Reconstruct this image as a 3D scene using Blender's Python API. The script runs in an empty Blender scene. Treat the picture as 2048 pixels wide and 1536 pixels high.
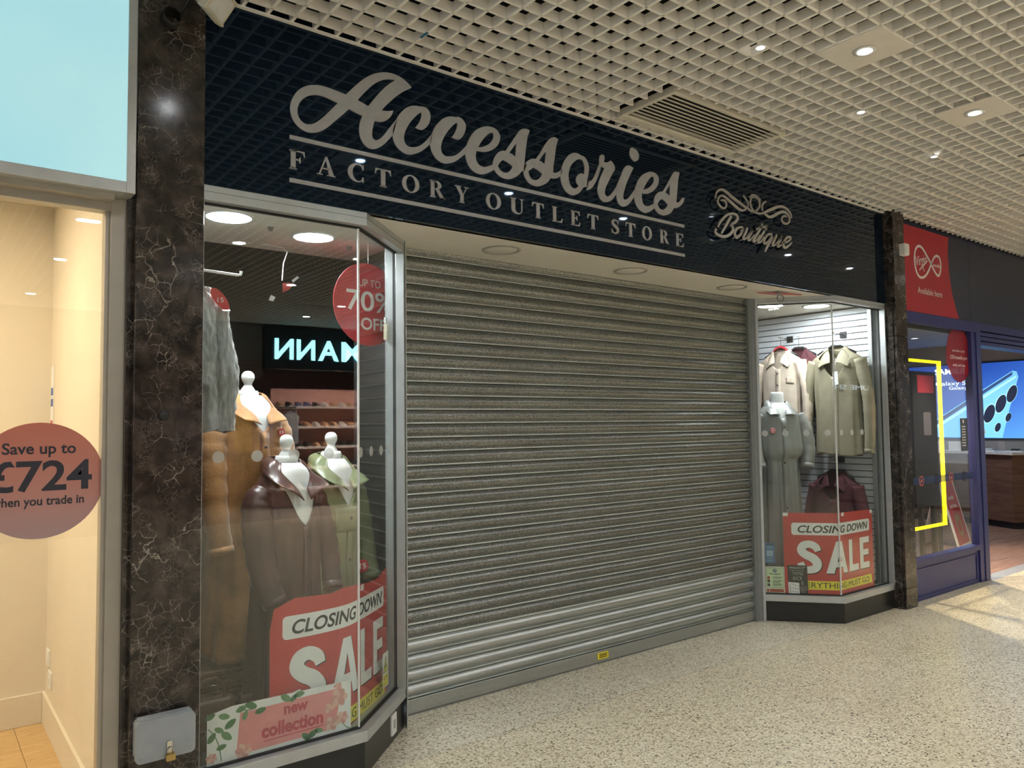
import bpy, bmesh, math, random
from mathutils import Vector, Matrix, noise as mnoise
random.seed(7)
SC = bpy.context.scene
COL = SC.collection
# ---------------------------------------------------------------- camera, world, exposure
def make_camera():
    yaw, pitch, roll, fpx = 0.660871558, 0.0531217387, -0.0117905974, 1547.13779
    fwd = Vector((math.sin(yaw)*math.cos(pitch), math.cos(yaw)*math.cos(pitch), math.sin(pitch)))
    right = Vector((math.cos(yaw), -math.sin(yaw), 0.0))
    up = right.cross(fwd)
    c, s = math.cos(roll), math.sin(roll)
    r2 = right*c + up*s
    u2 = up*c - right*s
    cam = bpy.data.cameras.new('camera')
    cam.sensor_width = 36.0
    cam.lens = 36.0*fpx/2048.0
    cam.clip_start = 0.05
    cam.clip_end = 200
    o = bpy.data.objects.new('camera', cam)
    m = Matrix((r2, u2, -fwd)).transposed().to_4x4()
    m.translation = Vector((0, 0, 1.57))
    o.matrix_world = m
    COL.objects.link(o)
    SC.camera = o
make_camera()
SC.view_settings.view_transform = 'Standard'
SC.view_settings.look = 'None'
SC.view_settings.gamma = 1.0
SC.view_settings.use_curve_mapping = False
SC.view_settings.exposure = 0.6
SC.cycles.use_light_tree = False
SC.cycles.transparent_max_bounces = 12
W = bpy.data.worlds.new('dim_mall_air')
SC.world = W
W.use_nodes = True
W.node_tree.nodes['Background'].inputs[0].default_value = (0.62, 0.66, 0.70, 1)
W.node_tree.nodes['Background'].inputs[1].default_value = 0.8
SPOT_W = 21.0        # corridor downlights, watts each
BAY_W = 10.0          # display window lamps
# ---------------------------------------------------------------- mesh helpers
class MB:
    def __init__(s):
        s.v = []; s.f = []; s.sm = []
    def add(s, verts, faces, smooth=False):
        n = len(s.v)
        s.v += [tuple(p) for p in verts]
        s.f += [tuple(i+n for i in f) for f in faces]
        s.sm += [smooth]*len(faces)
        return s
    def box(s, x0, x1, y0, y1, z0, z1):
        v = [(x0,y0,z0),(x1,y0,z0),(x1,y1,z0),(x0,y1,z0),(x0,y0,z1),(x1,y0,z1),(x1,y1,z1),(x0,y1,z1)]
        return s.add(v, [(0,3,2,1),(4,5,6,7),(0,1,5,4),(1,2,6,5),(2,3,7,6),(3,0,4,7)])
    def prism(s, poly, z0, z1):
        n = len(poly)
        area = sum(poly[i][0]*poly[(i+1)%n][1]-poly[(i+1)%n][0]*poly[i][1] for i in range(n))
        if area < 0: poly = list(reversed(poly))
        v = [(p[0],p[1],z0) for p in poly]+[(p[0],p[1],z1) for p in poly]
        f = [tuple(reversed(range(n))), tuple(range(n,2*n))]+[(i,(i+1)%n,(i+1)%n+n,i+n) for i in range(n)]
        return s.add(v, f)
    def grid(s, fn, nu, nv, smooth=True, closed_u=False):
        v = [fn(i/nu if not closed_u else i/nu, j/nv) for j in range(nv+1) for i in range(nu+(0 if closed_u else 1))]
        m = nu if closed_u else nu+1
        f = []
        for j in range(nv):
            for i in range(nu):
                a = j*m+i; b = j*m+((i+1)%m if closed_u else i+1)
                f.append((a, b, b+m, a+m))
        return s.add(v, f, smooth)
    def tube(s, path, rad, n=8, caps=True):
        path = [Vector(p) for p in path]
        rs = rad if isinstance(rad, (list, tuple)) else [rad]*len(path)
        rings = []
        prev = None
        for i, p in enumerate(path):
            d = (path[min(i+1,len(path)-1)]-path[max(i-1,0)]).normalized()
            if prev is None:
                a = Vector((0,0,1)) if abs(d.z) < 0.9 else Vector((1,0,0))
                x = d.cross(a).normalized()
            else:
                x = (prev - d*prev.dot(d)).normalized()
            prev = x
            y = d.cross(x)
            r = rs[i]
            rx, ry = r if isinstance(r, tuple) else (r, r)
            rings.append([p + x*(rx*math.cos(2*math.pi*k/n)) + y*(ry*math.sin(2*math.pi*k/n)) for k in range(n)])
        v = [q for r in rings for q in r]
        f = [(i*n+k, i*n+(k+1)%n, (i+1)*n+(k+1)%n, (i+1)*n+k) for i in range(len(rings)-1) for k in range(n)]
        s.add(v, f, True)
        if caps:
            m = len(s.v)-len(v)
            s.f += [tuple(m+k for k in reversed(range(n))), tuple(m+(len(rings)-1)*n+k for k in range(n))]
            s.sm += [False, False]
        return s
    def lathe(s, prof, c, n=24, axis='z', ring=False):
        rings = []
        for r, h in prof:
            ring = []
            for k in range(n):
                a = 2*math.pi*k/n
                p = (r*math.cos(a), r*math.sin(a), h)
                if axis == 'y': p = (p[0], h, p[1])
                if axis == 'x': p = (h, p[0], p[1])
                ring.append((c[0]+p[0], c[1]+p[1], c[2]+p[2]))
            rings.append(ring)
        v = [q for r in rings for q in r]
        f = [(i*n+k, i*n+(k+1)%n, (i+1)*n+(k+1)%n, (i+1)*n+k) for i in range(len(rings)-1) for k in range(n)]
        s.add(v, f, True)
        if ring: return s
        m = len(s.v)-len(v)
        s.f += [tuple(m+k for k in reversed(range(n))), tuple(m+(len(rings)-1)*n+k for k in range(n))]
        s.sm += [False, False]
        return s
    def mapped(s, fn):
        s.v = [tuple(fn(*p)) for p in s.v]
        return s

def prop(o, label=None, cat=None, group=None, kind=None):
    if label: o['label'] = label
    if cat: o['category'] = cat
    if group: o['group'] = group
    if kind: o['kind'] = kind
    return o
BASE = {}
def wloc(o):
    return BASE.get(o.name, Vector((0,0,0)))
def thing(name, loc, label=None, cat=None, group=None, kind=None):
    o = bpy.data.objects.new(name, None)
    o.empty_display_size = 0.1
    COL.objects.link(o)
    o.location = loc
    BASE[o.name] = Vector(loc)
    return prop(o, label, cat, group, kind)
def link(name, me, loc, parent=None):
    o = bpy.data.objects.new(name, me)
    COL.objects.link(o)
    loc = Vector(loc)
    BASE[o.name] = loc
    if parent is not None:
        o.parent = parent
        o.location = loc - wloc(parent)
    else:
        o.location = loc
    return o
def obj(name, mb, mat, parent=None, bevel=0, fix=True, solid=0, sub=0, mod=None):
    xs = [p[0] for p in mb.v]; ys = [p[1] for p in mb.v]; zs = [p[2] for p in mb.v]
    c = Vector(((min(xs)+max(xs))/2, (min(ys)+max(ys))/2, min(zs)))
    me = bpy.data.meshes.new(name)
    me.from_pydata([(p[0]-c.x, p[1]-c.y, p[2]-c.z) for p in mb.v], [], mb.f)
    for i, p in enumerate(me.polygons): p.use_smooth = mb.sm[i]
    if fix:
        bm = bmesh.new(); bm.from_mesh(me)
        bmesh.ops.recalc_face_normals(bm, faces=bm.faces)
        bm.to_mesh(me); bm.free()
    me.materials.append(mat)
    o = link(name, me, c, parent)
    if bevel:
        b = o.modifiers.new('bevel', 'BEVEL'); b.width = bevel; b.segments = 2; b.limit_method = 'ANGLE'; b.angle_limit = 0.7
    if sub:
        b = o.modifiers.new('subdivision', 'SUBSURF'); b.levels = sub; b.render_levels = sub
    if solid:
        b = o.modifiers.new('solidify', 'SOLIDIFY'); b.thickness = solid; b.offset = 0
    return o
def shared(name, src, loc, parent=None, mat=None):
    return link(name, src.data, loc, parent)
# ---------------------------------------------------------------- 2D outlines -> meshes
TMP = bpy.data.scenes.new('outline_scratch')      # scratch scene for turning outlines into meshes, removed at the end
def from_curve(cu):
    o = bpy.data.objects.new('outline_tmp', cu)
    TMP.collection.objects.link(o)
    with bpy.context.temp_override(scene=TMP, view_layer=TMP.view_layers[0]):
        dg = bpy.context.evaluated_depsgraph_get()
        dg.update()
    me = bpy.data.meshes.new_from_object(o.evaluated_get(dg))
    v = [tuple(p.co) for p in me.vertices]
    f = [tuple(p.vertices) for p in me.polygons]
    bpy.data.objects.remove(o); bpy.data.curves.remove(cu); bpy.data.meshes.remove(me)
    return v, f
def smooth_closed(pts, seg=5):
    n = len(pts); out = []
    for i in range(n):
        p0, p1, p2, p3 = pts[i-1], pts[i], pts[(i+1)%n], pts[(i+2)%n]
        c1 = len(p1) > 2; c2 = len(p2) > 2
        a = Vector(p1[:2]); b = Vector(p2[:2])
        ta = Vector((0,0)) if c1 else (b-Vector(p0[:2]))*0.5
        tb = Vector((0,0)) if c2 else (Vector(p3[:2])-a)*0.5
        if c1 and not c2: ta = (b-a)-tb*0.5
        if c2 and not c1: tb = (b-a)-ta*0.5
        if c1 and c2:
            out.append(a); continue
        for k in range(seg):
            t = k/seg; t2 = t*t; t3 = t2*t
            out.append(a*(2*t3-3*t2+1)+ta*(t3-2*t2+t)+b*(-2*t3+3*t2)+tb*(t3-t2))
    return out
def fill(contours, depth=0.0, smooth=True):
    """closed outlines (first outer, rest holes) -> verts (x, y, z=+-depth) and faces"""
    cu = bpy.data.curves.new('outline_tmp', 'CURVE')
    cu.dimensions = '2D'; cu.fill_mode = 'BOTH'; cu.extrude = depth
    for c in contours:
        pts = smooth_closed(c) if smooth else [Vector(p[:2]) for p in c]
        sp = cu.splines.new('POLY'); sp.points.add(len(pts)-1)
        for i, p in enumerate(pts): sp.points[i].co = (p[0], p[1], 0, 1)
        sp.use_cyclic_u = True
    return from_curve(cu)
TCACHE = {}
def text2d(body, bold=0.0, shear=0.0, depth=0.0, spacing=1.0):
    """glyph outlines scaled so the caps height is 1 and the ink starts at x = 0; returns verts, faces, width"""
    key = (body, bold, shear, depth, spacing)
    if key in TCACHE: return TCACHE[key]
    cu = bpy.data.curves.new('text_tmp', 'FONT')
    cu.body = body; cu.size = 1.0; cu.offset = bold; cu.shear = shear; cu.extrude = depth; cu.space_character = spacing
    cu.resolution_u = 4
    v, f = from_curve(cu)
    if not v:
        TCACHE[key] = ([], [], 0); return TCACHE[key]
    x0 = min(p[0] for p in v); x1 = max(p[0] for p in v)
    k = 1/0.69
    v = [((p[0]-x0)*k, p[1]*k, p[2]) for p in v]
    TCACHE[key] = (v, f, (x1-x0)*k)
    return TCACHE[key]
def ribbon(pts, closed=False, seg=5):
    """stroke given as (x, y, half width): catmull-rom centre line -> outline polygon"""
    P = [Vector(p) for p in pts]; n = len(P); out = []
    for i in range(n-1):
        p0 = P[max(i-1,0)]; p1 = P[i]; p2 = P[i+1]; p3 = P[min(i+2,n-1)]
        for k in range(seg):
            t = k/seg
            out.append(0.5*((2*p1)+(p2-p0)*t+(2*p0-5*p1+4*p2-p3)*t*t+(3*p1-p0-3*p2+p3)*t*t*t))
    out.append(P[-1])
    L = []; R = []
    for i, p in enumerate(out):
        d = (out[min(i+1,len(out)-1)]-out[max(i-1,0)]); d = Vector((d.x, d.y)).normalized()
        nrm = Vector((-d.y, d.x)); q = Vector((p.x, p.y))
        L.append(q+nrm*p.z); R.append(q-nrm*p.z)
    return L, R
def ribbon_mesh(mb, pts, depth):
    """thick stroke, verts (x, y, z in +-depth)"""
    L, R = ribbon(pts)
    n = len(L)
    v = [(p.x,p.y,depth) for p in L]+[(p.x,p.y,depth) for p in R]+[(p.x,p.y,-depth) for p in L]+[(p.x,p.y,-depth) for p in R]
    f = []
    for i in range(n-1):
        f += [(i,i+1,n+i+1,n+i), (2*n+i,3*n+i,3*n+i+1,2*n+i+1), (i,2*n+i,2*n+i+1,i+1), (n+i,n+i+1,3*n+i+1,3*n+i)]
    f += [(0,n,3*n,2*n), (n-1,3*n-1,4*n-1,2*n-1)]
    mb.add(v, f)
def ell(cx, cy, rx, ry, n=28, rot=0.0):
    c, s = math.cos(rot), math.sin(rot)
    return [(cx+rx*math.cos(2*math.pi*k/n)*c-ry*math.sin(2*math.pi*k/n)*s, cy+rx*math.cos(2*math.pi*k/n)*s+ry*math.sin(2*math.pi*k/n)*c) for k in range(n)]
def rrect(x0, y0, x1, y1, r, n=5):
    out = []
    for cx, cy, a in ((x1-r,y1-r,0),(x0+r,y1-r,90),(x0+r,y0+r,180),(x1-r,y0+r,270)):
        for k in range(n+1):
            t = math.radians(a+90*k/n); out.append((cx+r*math.cos(t), cy+r*math.sin(t)))
    return out
# planes: (origin, direction to the viewer's right); points given as s (right), t (up = world z), d (towards the viewer)
def plane(p0, p1):
    d = Vector((p1[0]-p0[0], p1[1]-p0[1], 0)).normalized()
    out = Vector((d.y, -d.x, 0))
    o = Vector((p0[0], p0[1], 0))
    return lambda s, t, dd=0.0: o + d*s + out*dd + Vector((0,0,t))
def flat(name, poly, fn, mat, parent, d0=0.0, d1=0.001, holes=(), smooth=False, cuts=None):
    """a flat printed shape lifted off its plane: outline in (s, t)"""
    v, f = fill([poly]+list(holes), 0.5, smooth)
    mb = MB().add([(p[0], p[1], d0 if p[2] < 0 else d1) for p in v], f)
    if cuts: bisect(mb, cuts)
    return obj(name, mb.mapped(fn), mat, parent)
def bisect(mb, cuts):
    bm = bmesh.new()
    vs = [bm.verts.new(p) for p in mb.v]
    for f in mb.f:
        try: bm.faces.new([vs[i] for i in f])
        except ValueError: pass
    for c in cuts:
        bmesh.ops.bisect_plane(bm, geom=bm.verts[:]+bm.edges[:]+bm.faces[:], plane_co=(c,0,0), plane_no=(1,0,0), dist=1e-6)
    bm.verts.index_update()
    mb.v = [tuple(v.co) for v in bm.verts]
    mb.f = [tuple(v.index for v in f.verts) for f in bm.faces]
    mb.sm = [False]*len(mb.f)
    bm.free()
def words(name, body, fn, s0, t0, h, mat, parent, width=None, d0=0.0, d1=0.0012, bold=0.0, shear=0.0, mirror=False, center=False, cuts=None, spacing=1.0):
    """flat lettering: caps height h, starting at (s0, t0); width squeezes it"""
    v, f, w = text2d(body, bold, shear, 0.5, spacing)
    k = (width/w) if width else h
    ox = s0-(w*k/2 if center else 0)
    mb = MB().add([(ox+p[0]*k, t0+p[1]*h, d0 if p[2] < 0 else d1) for p in v], f)
    if cuts: bisect(mb, cuts)
    return obj(name, mb.mapped(fn), mat, parent)
# ---------------------------------------------------------------- materials
MATS = {}
def mat(name, col, rough=0.5, metal=0.0, emit=None, estr=0.0, var=0.06, vscale=14.0, spec=0.5, bump=0.0, bscale=60.0, coat=0.0, sheen=0.0, trans=0.0, alpha=1.0, sss=0):
    if name in MATS: return MATS[name]
    m = bpy.data.materials.new(name); m.use_nodes = True
    nt = m.node_tree; b = nt.nodes['Principled BSDF']
    b.inputs['Roughness'].default_value = rough
    b.inputs['Metallic'].default_value = metal
    b.inputs['Specular IOR Level'].default_value = spec
    b.inputs['Coat Weight'].default_value = coat
    b.inputs['Sheen Weight'].default_value = sheen
    b.inputs['Alpha'].default_value = alpha
    g = nt.nodes.new('ShaderNodeNewGeometry')
    n = nt.nodes.new('ShaderNodeTexNoise'); n.inputs['Scale'].default_value = vscale; n.inputs['Detail'].default_value = 4
    nt.links.new(g.outputs['Position'], n.inputs['Vector'])
    r = nt.nodes.new('ShaderNodeValToRGB')
    lo = [max(0, c*(1-var*2)) for c in col[:3]]; hi = [min(1, c*(1+var*2)) for c in col[:3]]
    r.color_ramp.elements[0].color = (*lo, 1); r.color_ramp.elements[1].color = (*hi, 1)
    r.color_ramp.elements[0].position = 0.3; r.color_ramp.elements[1].position = 0.7
    nt.links.new(n.outputs['Fac'], r.inputs['Fac'])
    nt.links.new(r.outputs['Color'], b.inputs['Base Color'])
    if emit:
        b.inputs['Emission Color'].default_value = (*emit, 1); b.inputs['Emission Strength'].default_value = estr
    if bump:
        n2 = nt.nodes.new('ShaderNodeTexNoise'); n2.inputs['Scale'].default_value = bscale; n2.inputs['Detail'].default_value = 6
        nt.links.new(g.outputs['Position'], n2.inputs['Vector'])
        bp = nt.nodes.new('ShaderNodeBump'); bp.inputs['Strength'].default_value = bump; bp.inputs['Distance'].default_value = 0.01
        nt.links.new(n2.outputs['Fac'], bp.inputs['Height']); nt.links.new(bp.outputs['Normal'], b.inputs['Normal'])
    MATS[name] = m
    return m
def glass_mat(name, tint=(0.96,0.985,0.975), f0=0.06, rough=0.0):
    m = bpy.data.materials.new(name); m.use_nodes = True
    nt = m.node_tree; nt.nodes.remove(nt.nodes['Principled BSDF'])
    out = nt.nodes['Material Output']
    tr = nt.nodes.new('ShaderNodeBsdfTransparent'); tr.inputs[0].default_value = (*tint, 1)
    gl = nt.nodes.new('ShaderNodeBsdfGlossy'); gl.inputs['Roughness'].default_value = rough
    lw = nt.nodes.new('ShaderNodeLayerWeight'); lw.inputs['Blend'].default_value = 0.5
    pw = nt.nodes.new('ShaderNodeMath'); pw.operation = 'POWER'; pw.inputs[1].default_value = 5.0
    ma = nt.nodes.new('ShaderNodeMath'); ma.operation = 'MULTIPLY_ADD'; ma.inputs[1].default_value = 1-f0; ma.inputs[2].default_value = f0
    nt.links.new(lw.outputs['Facing'], pw.inputs[0]); nt.links.new(pw.outputs[0], ma.inputs[0])
    mx = nt.nodes.new('ShaderNodeMixShader')
    nt.links.new(ma.outputs[0], mx.inputs[0]); nt.links.new(tr.outputs[0], mx.inputs[1]); nt.links.new(gl.outputs[0], mx.inputs[2])
    nt.links.new(mx.outputs[0], out.inputs['Surface'])
    return m
def pos_nodes(m):
    nt = m.node_tree
    g = nt.nodes.new('ShaderNodeNewGeometry')
    return nt, nt.nodes['Principled BSDF'], g.outputs['Position']
def ramp(nt, src, stops):
    r = nt.nodes.new('ShaderNodeValToRGB')
    e = r.color_ramp.elements
    e[0].position, e[0].color = stops[0][0], (*stops[0][1], 1)
    e[1].position, e[1].color = stops[-1][0], (*stops[-1][1], 1)
    for p, c in stops[1:-1]:
        k = e.new(p); k.color = (*c, 1)
    nt.links.new(src, r.inputs['Fac'])
    return r.outputs['Color']
def mixc(nt, fac, a, b, mode='MIX'):
    x = nt.nodes.new('ShaderNodeMix'); x.data_type = 'RGBA'; x.blend_type = mode
    if isinstance(fac, float): x.inputs[0].default_value = fac
    else: nt.links.new(fac, x.inputs[0])
    for i, q in ((6, a), (7, b)):
        if isinstance(q, tuple): x.inputs[i].default_value = (*q, 1)
        else: nt.links.new(q, x.inputs[i])
    return x.outputs[2]
def tex(nt, kind, pos, scale, **kw):
    n = nt.nodes.new('ShaderNodeTex'+kind)
    n.inputs['Scale'].default_value = scale
    for k, v in kw.items():
        if k in ('feature',): setattr(n, k, v)
        else: n.inputs[k].default_value = v
    nt.links.new(pos, n.inputs['Vector'])
    return n
def mapping(nt, pos, scale=(1,1,1), rot=(0,0,0)):
    mp = nt.nodes.new('ShaderNodeMapping'); mp.inputs['Scale'].default_value = scale; mp.inputs['Rotation'].default_value = rot
    nt.links.new(pos, mp.inputs['Vector'])
    return mp.outputs[0]
def terrazzo(name='terrazzo', tone=(0.97,0.95,0.865)):
    m = bpy.data.materials.new(name); m.use_nodes = True
    nt, b, pos = pos_nodes(m)
    st = mapping(nt, pos, (1.0,1.0,1.0))
    v1 = tex(nt, 'Voronoi', st, 120.0, Randomness=1.0)
    sep = nt.nodes.new('ShaderNodeSeparateColor'); nt.links.new(v1.outputs['Color'], sep.inputs[0])
    chips = ramp(nt, sep.outputs[0], [(0.0,(0.20,0.165,0.115)),(0.09,(0.30,0.26,0.19)),(0.22,(0.53,0.47,0.36)),(0.5,(0.62,0.56,0.44)),(0.8,(0.70,0.645,0.53)),(1.0,(0.80,0.76,0.66))])
    v2 = tex(nt, 'Voronoi', mapping(nt, pos, (1,1.9,1), (0,0,0.5)), 42.0, Randomness=1.0)
    sep2 = nt.nodes.new('ShaderNodeSeparateColor'); nt.links.new(v2.outputs['Color'], sep2.inputs[0])
    lt = nt.nodes.new('ShaderNodeMath'); lt.operation = 'LESS_THAN'; lt.inputs[1].default_value = 0.10
    nt.links.new(sep2.outputs[1], lt.inputs[0])
    lt2 = nt.nodes.new('ShaderNodeMath'); lt2.operation = 'LESS_THAN'; lt2.inputs[1].default_value = 0.33
    nt.links.new(v2.outputs['Distance'], lt2.inputs[0])
    mul = nt.nodes.new('ShaderNodeMath'); mul.operation = 'MULTIPLY'
    nt.links.new(lt.outputs[0], mul.inputs[0]); nt.links.new(lt2.outputs[0], mul.inputs[1])
    c1 = mixc(nt, mul.outputs[0], chips, (0.07,0.055,0.04))
    n = tex(nt, 'Noise', pos, 1.3, Detail=3.0)
    c2 = mixc(nt, 0.5, c1, ramp(nt, n.outputs['Fac'], [(0.3,(0.42,0.42,0.42)),(0.7,(0.56,0.56,0.56))]), 'OVERLAY')
    c2 = mixc(nt, 1.0, c2, tone, 'MULTIPLY')
    nt.links.new(c2, b.inputs['Base Color'])
    b.inputs['Roughness'].default_value = 0.30
    b.inputs['Specular IOR Level'].default_value = 0.42
    return m
def marble():
    m = bpy.data.materials.new('dark_emperador_marble'); m.use_nodes = True
    nt, b, pos = pos_nodes(m)
    nz = tex(nt, 'Noise', pos, 16.0, Detail=10.0, Distortion=0.5)
    base = ramp(nt, nz.outputs['Fac'], [(0.30,(0.010,0.008,0.007)),(0.48,(0.026,0.020,0.017)),(0.62,(0.052,0.041,0.034)),(0.78,(0.095,0.078,0.065))])
    warp = tex(nt, 'Noise', pos, 11.0, Detail=8.0)
    def warped(k):
        av = nt.nodes.new('ShaderNodeMix'); av.data_type = 'VECTOR'
        av.inputs[0].default_value = k
        nt.links.new(pos, av.inputs[4]); nt.links.new(warp.outputs['Color'], av.inputs[5])
        return av.outputs[1]
    c = base
    for scale, k, width, mscale, lo, hi, col in ((9.0,0.10,0.016,7.0,0.52,0.62,(0.36,0.32,0.275)),(24.0,0.07,0.030,10.0,0.50,0.62,(0.29,0.25,0.215)),(60.0,0.05,0.05,13.0,0.50,0.64,(0.16,0.14,0.12))):
        vo = tex(nt, 'Voronoi', warped(k), scale, feature='DISTANCE_TO_EDGE')
        vein = ramp(nt, vo.outputs['Distance'], [(0.0,(1,1,1)),(width*0.4,(0.5,0.5,0.5)),(width,(0,0,0)),(1.0,(0,0,0))])
        msk = tex(nt, 'Noise', mapping(nt, pos, (1,1,0.8), (scale,0.3,0)), mscale, Detail=6.0)
        mk = ramp(nt, msk.outputs['Fac'], [(lo,(0,0,0)),(hi,(1,1,1))])
        c = mixc(nt, mixc(nt, 1.0, vein, mk, 'MULTIPLY'), c, col)
    nt.links.new(c, b.inputs['Base Color'])
    b.inputs['Roughness'].default_value = 0.14
    return m
def wood(name, c0, c1, scale=3.0, axis=(1,12,1), rough=0.45):
    if name in MATS: return MATS[name]
    m = bpy.data.materials.new(name); m.use_nodes = True
    nt, b, pos = pos_nodes(m)
    n = tex(nt, 'Noise', mapping(nt, pos, axis), scale, Detail=6.0, Distortion=0.8)
    nt.links.new(ramp(nt, n.outputs['Fac'], [(0.3,c0),(0.7,c1)]), b.inputs['Base Color'])
    b.inputs['Roughness'].default_value = rough
    MATS[name] = m
    return m
def shutter_mat(name, perforated):
    m = bpy.data.materials.new(name); m.use_nodes = True
    nt, b, pos = pos_nodes(m)
    n = tex(nt, 'Noise', mapping(nt, pos, (0.35,1,3)), 6.0, Detail=5.0)
    if perforated:
        col = ramp(nt, n.outputs['Fac'], [(0.25,(0.315,0.325,0.315)),(0.75,(0.44,0.45,0.435))])
        vo = tex(nt, 'Voronoi', mapping(nt, pos, (1,1,1)), 330.0)
        hole = ramp(nt, vo.outputs['Distance'], [(0.0,(0.30,0.30,0.29)),(0.28,(0.38,0.38,0.37)),(0.5,(1,1,1))])
        n3 = tex(nt, 'Noise', mapping(nt, pos, (1,1,1.3)), 105.0, Detail=5.0, Roughness=0.7)
        holed_sparkle = mixc(nt, 0.75, col, hole, 'MULTIPLY')
        holed_sparkle = mixc(nt, 0.8, holed_sparkle, ramp(nt, n3.outputs['Fac'], [(0.38,(0.22,0.22,0.21)),(0.62,(1,1,0.98))]), 'MULTIPLY')  # coarse noise paints the metal's sparkle into the colour
        # only the curved face is pierced; the plain rolled lip has its highlight painted in
        tc = nt.nodes.new('ShaderNodeTexCoord'); sx = nt.nodes.new('ShaderNodeSeparateXYZ'); nt.links.new(tc.outputs['Generated'], sx.inputs[0])
        gt = nt.nodes.new('ShaderNodeMath'); gt.operation = 'GREATER_THAN'; gt.inputs[1].default_value = 0.125; nt.links.new(sx.outputs[2], gt.inputs[0])
        col = mixc(nt, gt.outputs[0], (0.74,0.78,0.77), holed_sparkle)
        bp = nt.nodes.new('ShaderNodeBump'); bp.inputs['Strength'].default_value = 0.5; bp.inputs['Distance'].default_value = 0.002
        nt.links.new(n3.outputs['Fac'], bp.inputs['Height']); nt.links.new(bp.outputs['Normal'], b.inputs['Normal'])
    else:
        n3 = tex(nt, 'Noise', mapping(nt, pos, (0.6,1,1)), 120.0, Detail=4.0)
        col = ramp(nt, n.outputs['Fac'], [(0.25,(0.42,0.45,0.44)),(0.75,(0.56,0.59,0.575))])
        col = mixc(nt, 0.35, col, ramp(nt, n3.outputs['Fac'], [(0.3,(0.55,0.55,0.55)),(0.65,(1,1,1))]), 'MULTIPLY')
        bp = nt.nodes.new('ShaderNodeBump'); bp.inputs['Strength'].default_value = 0.12; bp.inputs['Distance'].default_value = 0.002
        nt.links.new(n3.outputs['Fac'], bp.inputs['Height']); nt.links.new(bp.outputs['Normal'], b.inputs['Normal'])
    nt.links.new(col, b.inputs['Base Color'])
    b.inputs['Metallic'].default_value = 0.9
    b.inputs['Roughness'].default_value = 0.36
    return m
def emitter(name, col, s):
    if name in MATS: return MATS[name]
    m = mat(name, col, 0.5, emit=col, estr=s, var=0.0)
    return m
M_TERR = terrazzo(); M_TERR2 = terrazzo('pale_grey_terrazzo', (0.93,0.94,0.91)); M_MARB = marble(); M_GLASS = glass_mat('window_glass')
M_ALU = mat('satin_aluminium', (0.50,0.52,0.52), 0.38, 0.55, var=0.03)
M_ALUD = mat('grey_anodised_post', (0.23,0.245,0.245), 0.42, 0.35, var=0.03)
M_BLACK = mat('black_gloss_board', (0.003,0.008,0.018), 0.03, var=0.0, spec=0.5)
M_BLACK.node_tree.nodes['Principled BSDF'].inputs['Specular Tint'].default_value = (0.45,0.68,1.0,1)
M_KICK = mat('charcoal_laminate', (0.016,0.016,0.015), 0.28, var=0.1)
M_SILV = mat('silver_vinyl', (0.46,0.46,0.47), 0.42, 0.35, var=0.03, vscale=30)
M_CHROME = mat('polished_steel', (0.62,0.60,0.56), 0.16, 0.95, var=0.02)
M_CHAMP = mat('champagne_steel', (0.52,0.50,0.46), 0.30, 0.55, var=0.02)
M_GRID = mat('cream_ceiling_slat', (0.85,0.82,0.765), 0.55, var=0.02)
M_CREAM = mat('cream_plaster', (0.70,0.67,0.60), 0.6, var=0.02, vscale=3)
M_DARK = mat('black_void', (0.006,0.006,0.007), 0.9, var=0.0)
M_GASK = mat('black_rubber', (0.012,0.012,0.012), 0.6)
M_WHITE = mat('white_plastic', (0.80,0.80,0.78), 0.35, var=0.01)
M_PAPER = mat('white_paper', (0.78,0.78,0.76), 0.7, var=0.02)
M_RED = mat('sale_red_paper', (0.50,0.035,0.03), 0.55, var=0.04, vscale=5)
M_INK = mat('black_ink', (0.012,0.011,0.01), 0.6, var=0.0)
M_YEL = mat('yellow_print', (0.80,0.68,0.03), 0.6, var=0.02)
M_LAMP = emitter('led_panel_glow', (0.93,0.97,1.0), 30.0)
M_LAMP2 = emitter('led_spot_glow', (0.95,0.97,1.0), 60.0)
M_DIM = emitter('small_led_glow', (1.0,0.98,0.92), 6.0)
def spot(name, loc, watts, parent, size=2.4, blend=0.6, col=(1.0,0.985,0.955), rad=0.05, aim=(0,0,-1)):
    l = bpy.data.lights.new(name, 'SPOT'); l.energy = watts; l.spot_size = size; l.spot_blend = blend; l.color = col; l.shadow_soft_size = rad
    o = bpy.data.objects.new(name, l); COL.objects.link(o)
    o.rotation_mode = 'QUATERNION'
    o.rotation_quaternion = Vector(aim).to_track_quat('-Z', 'Y')
    if parent is not None:
        o.parent = parent; o.location = Vector(loc)-wloc(parent)
    else: o.location = loc
    return o
def disc_light(name, loc, watts, parent, r=0.09, col=(0.9,0.96,1.0), aim=(0,0,-1)):
    l = bpy.data.lights.new(name, 'AREA'); l.shape = 'DISK'; l.size = 2*r; l.energy = watts; l.color = col
    o = bpy.data.objects.new(name, l); COL.objects.link(o)
    o.rotation_mode = 'QUATERNION'
    o.rotation_quaternion = Vector(aim).to_track_quat('-Z', 'Y')
    if parent is not None:
        o.parent = parent; o.location = Vector(loc)-wloc(parent)
    else: o.location = loc
    return o
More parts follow.
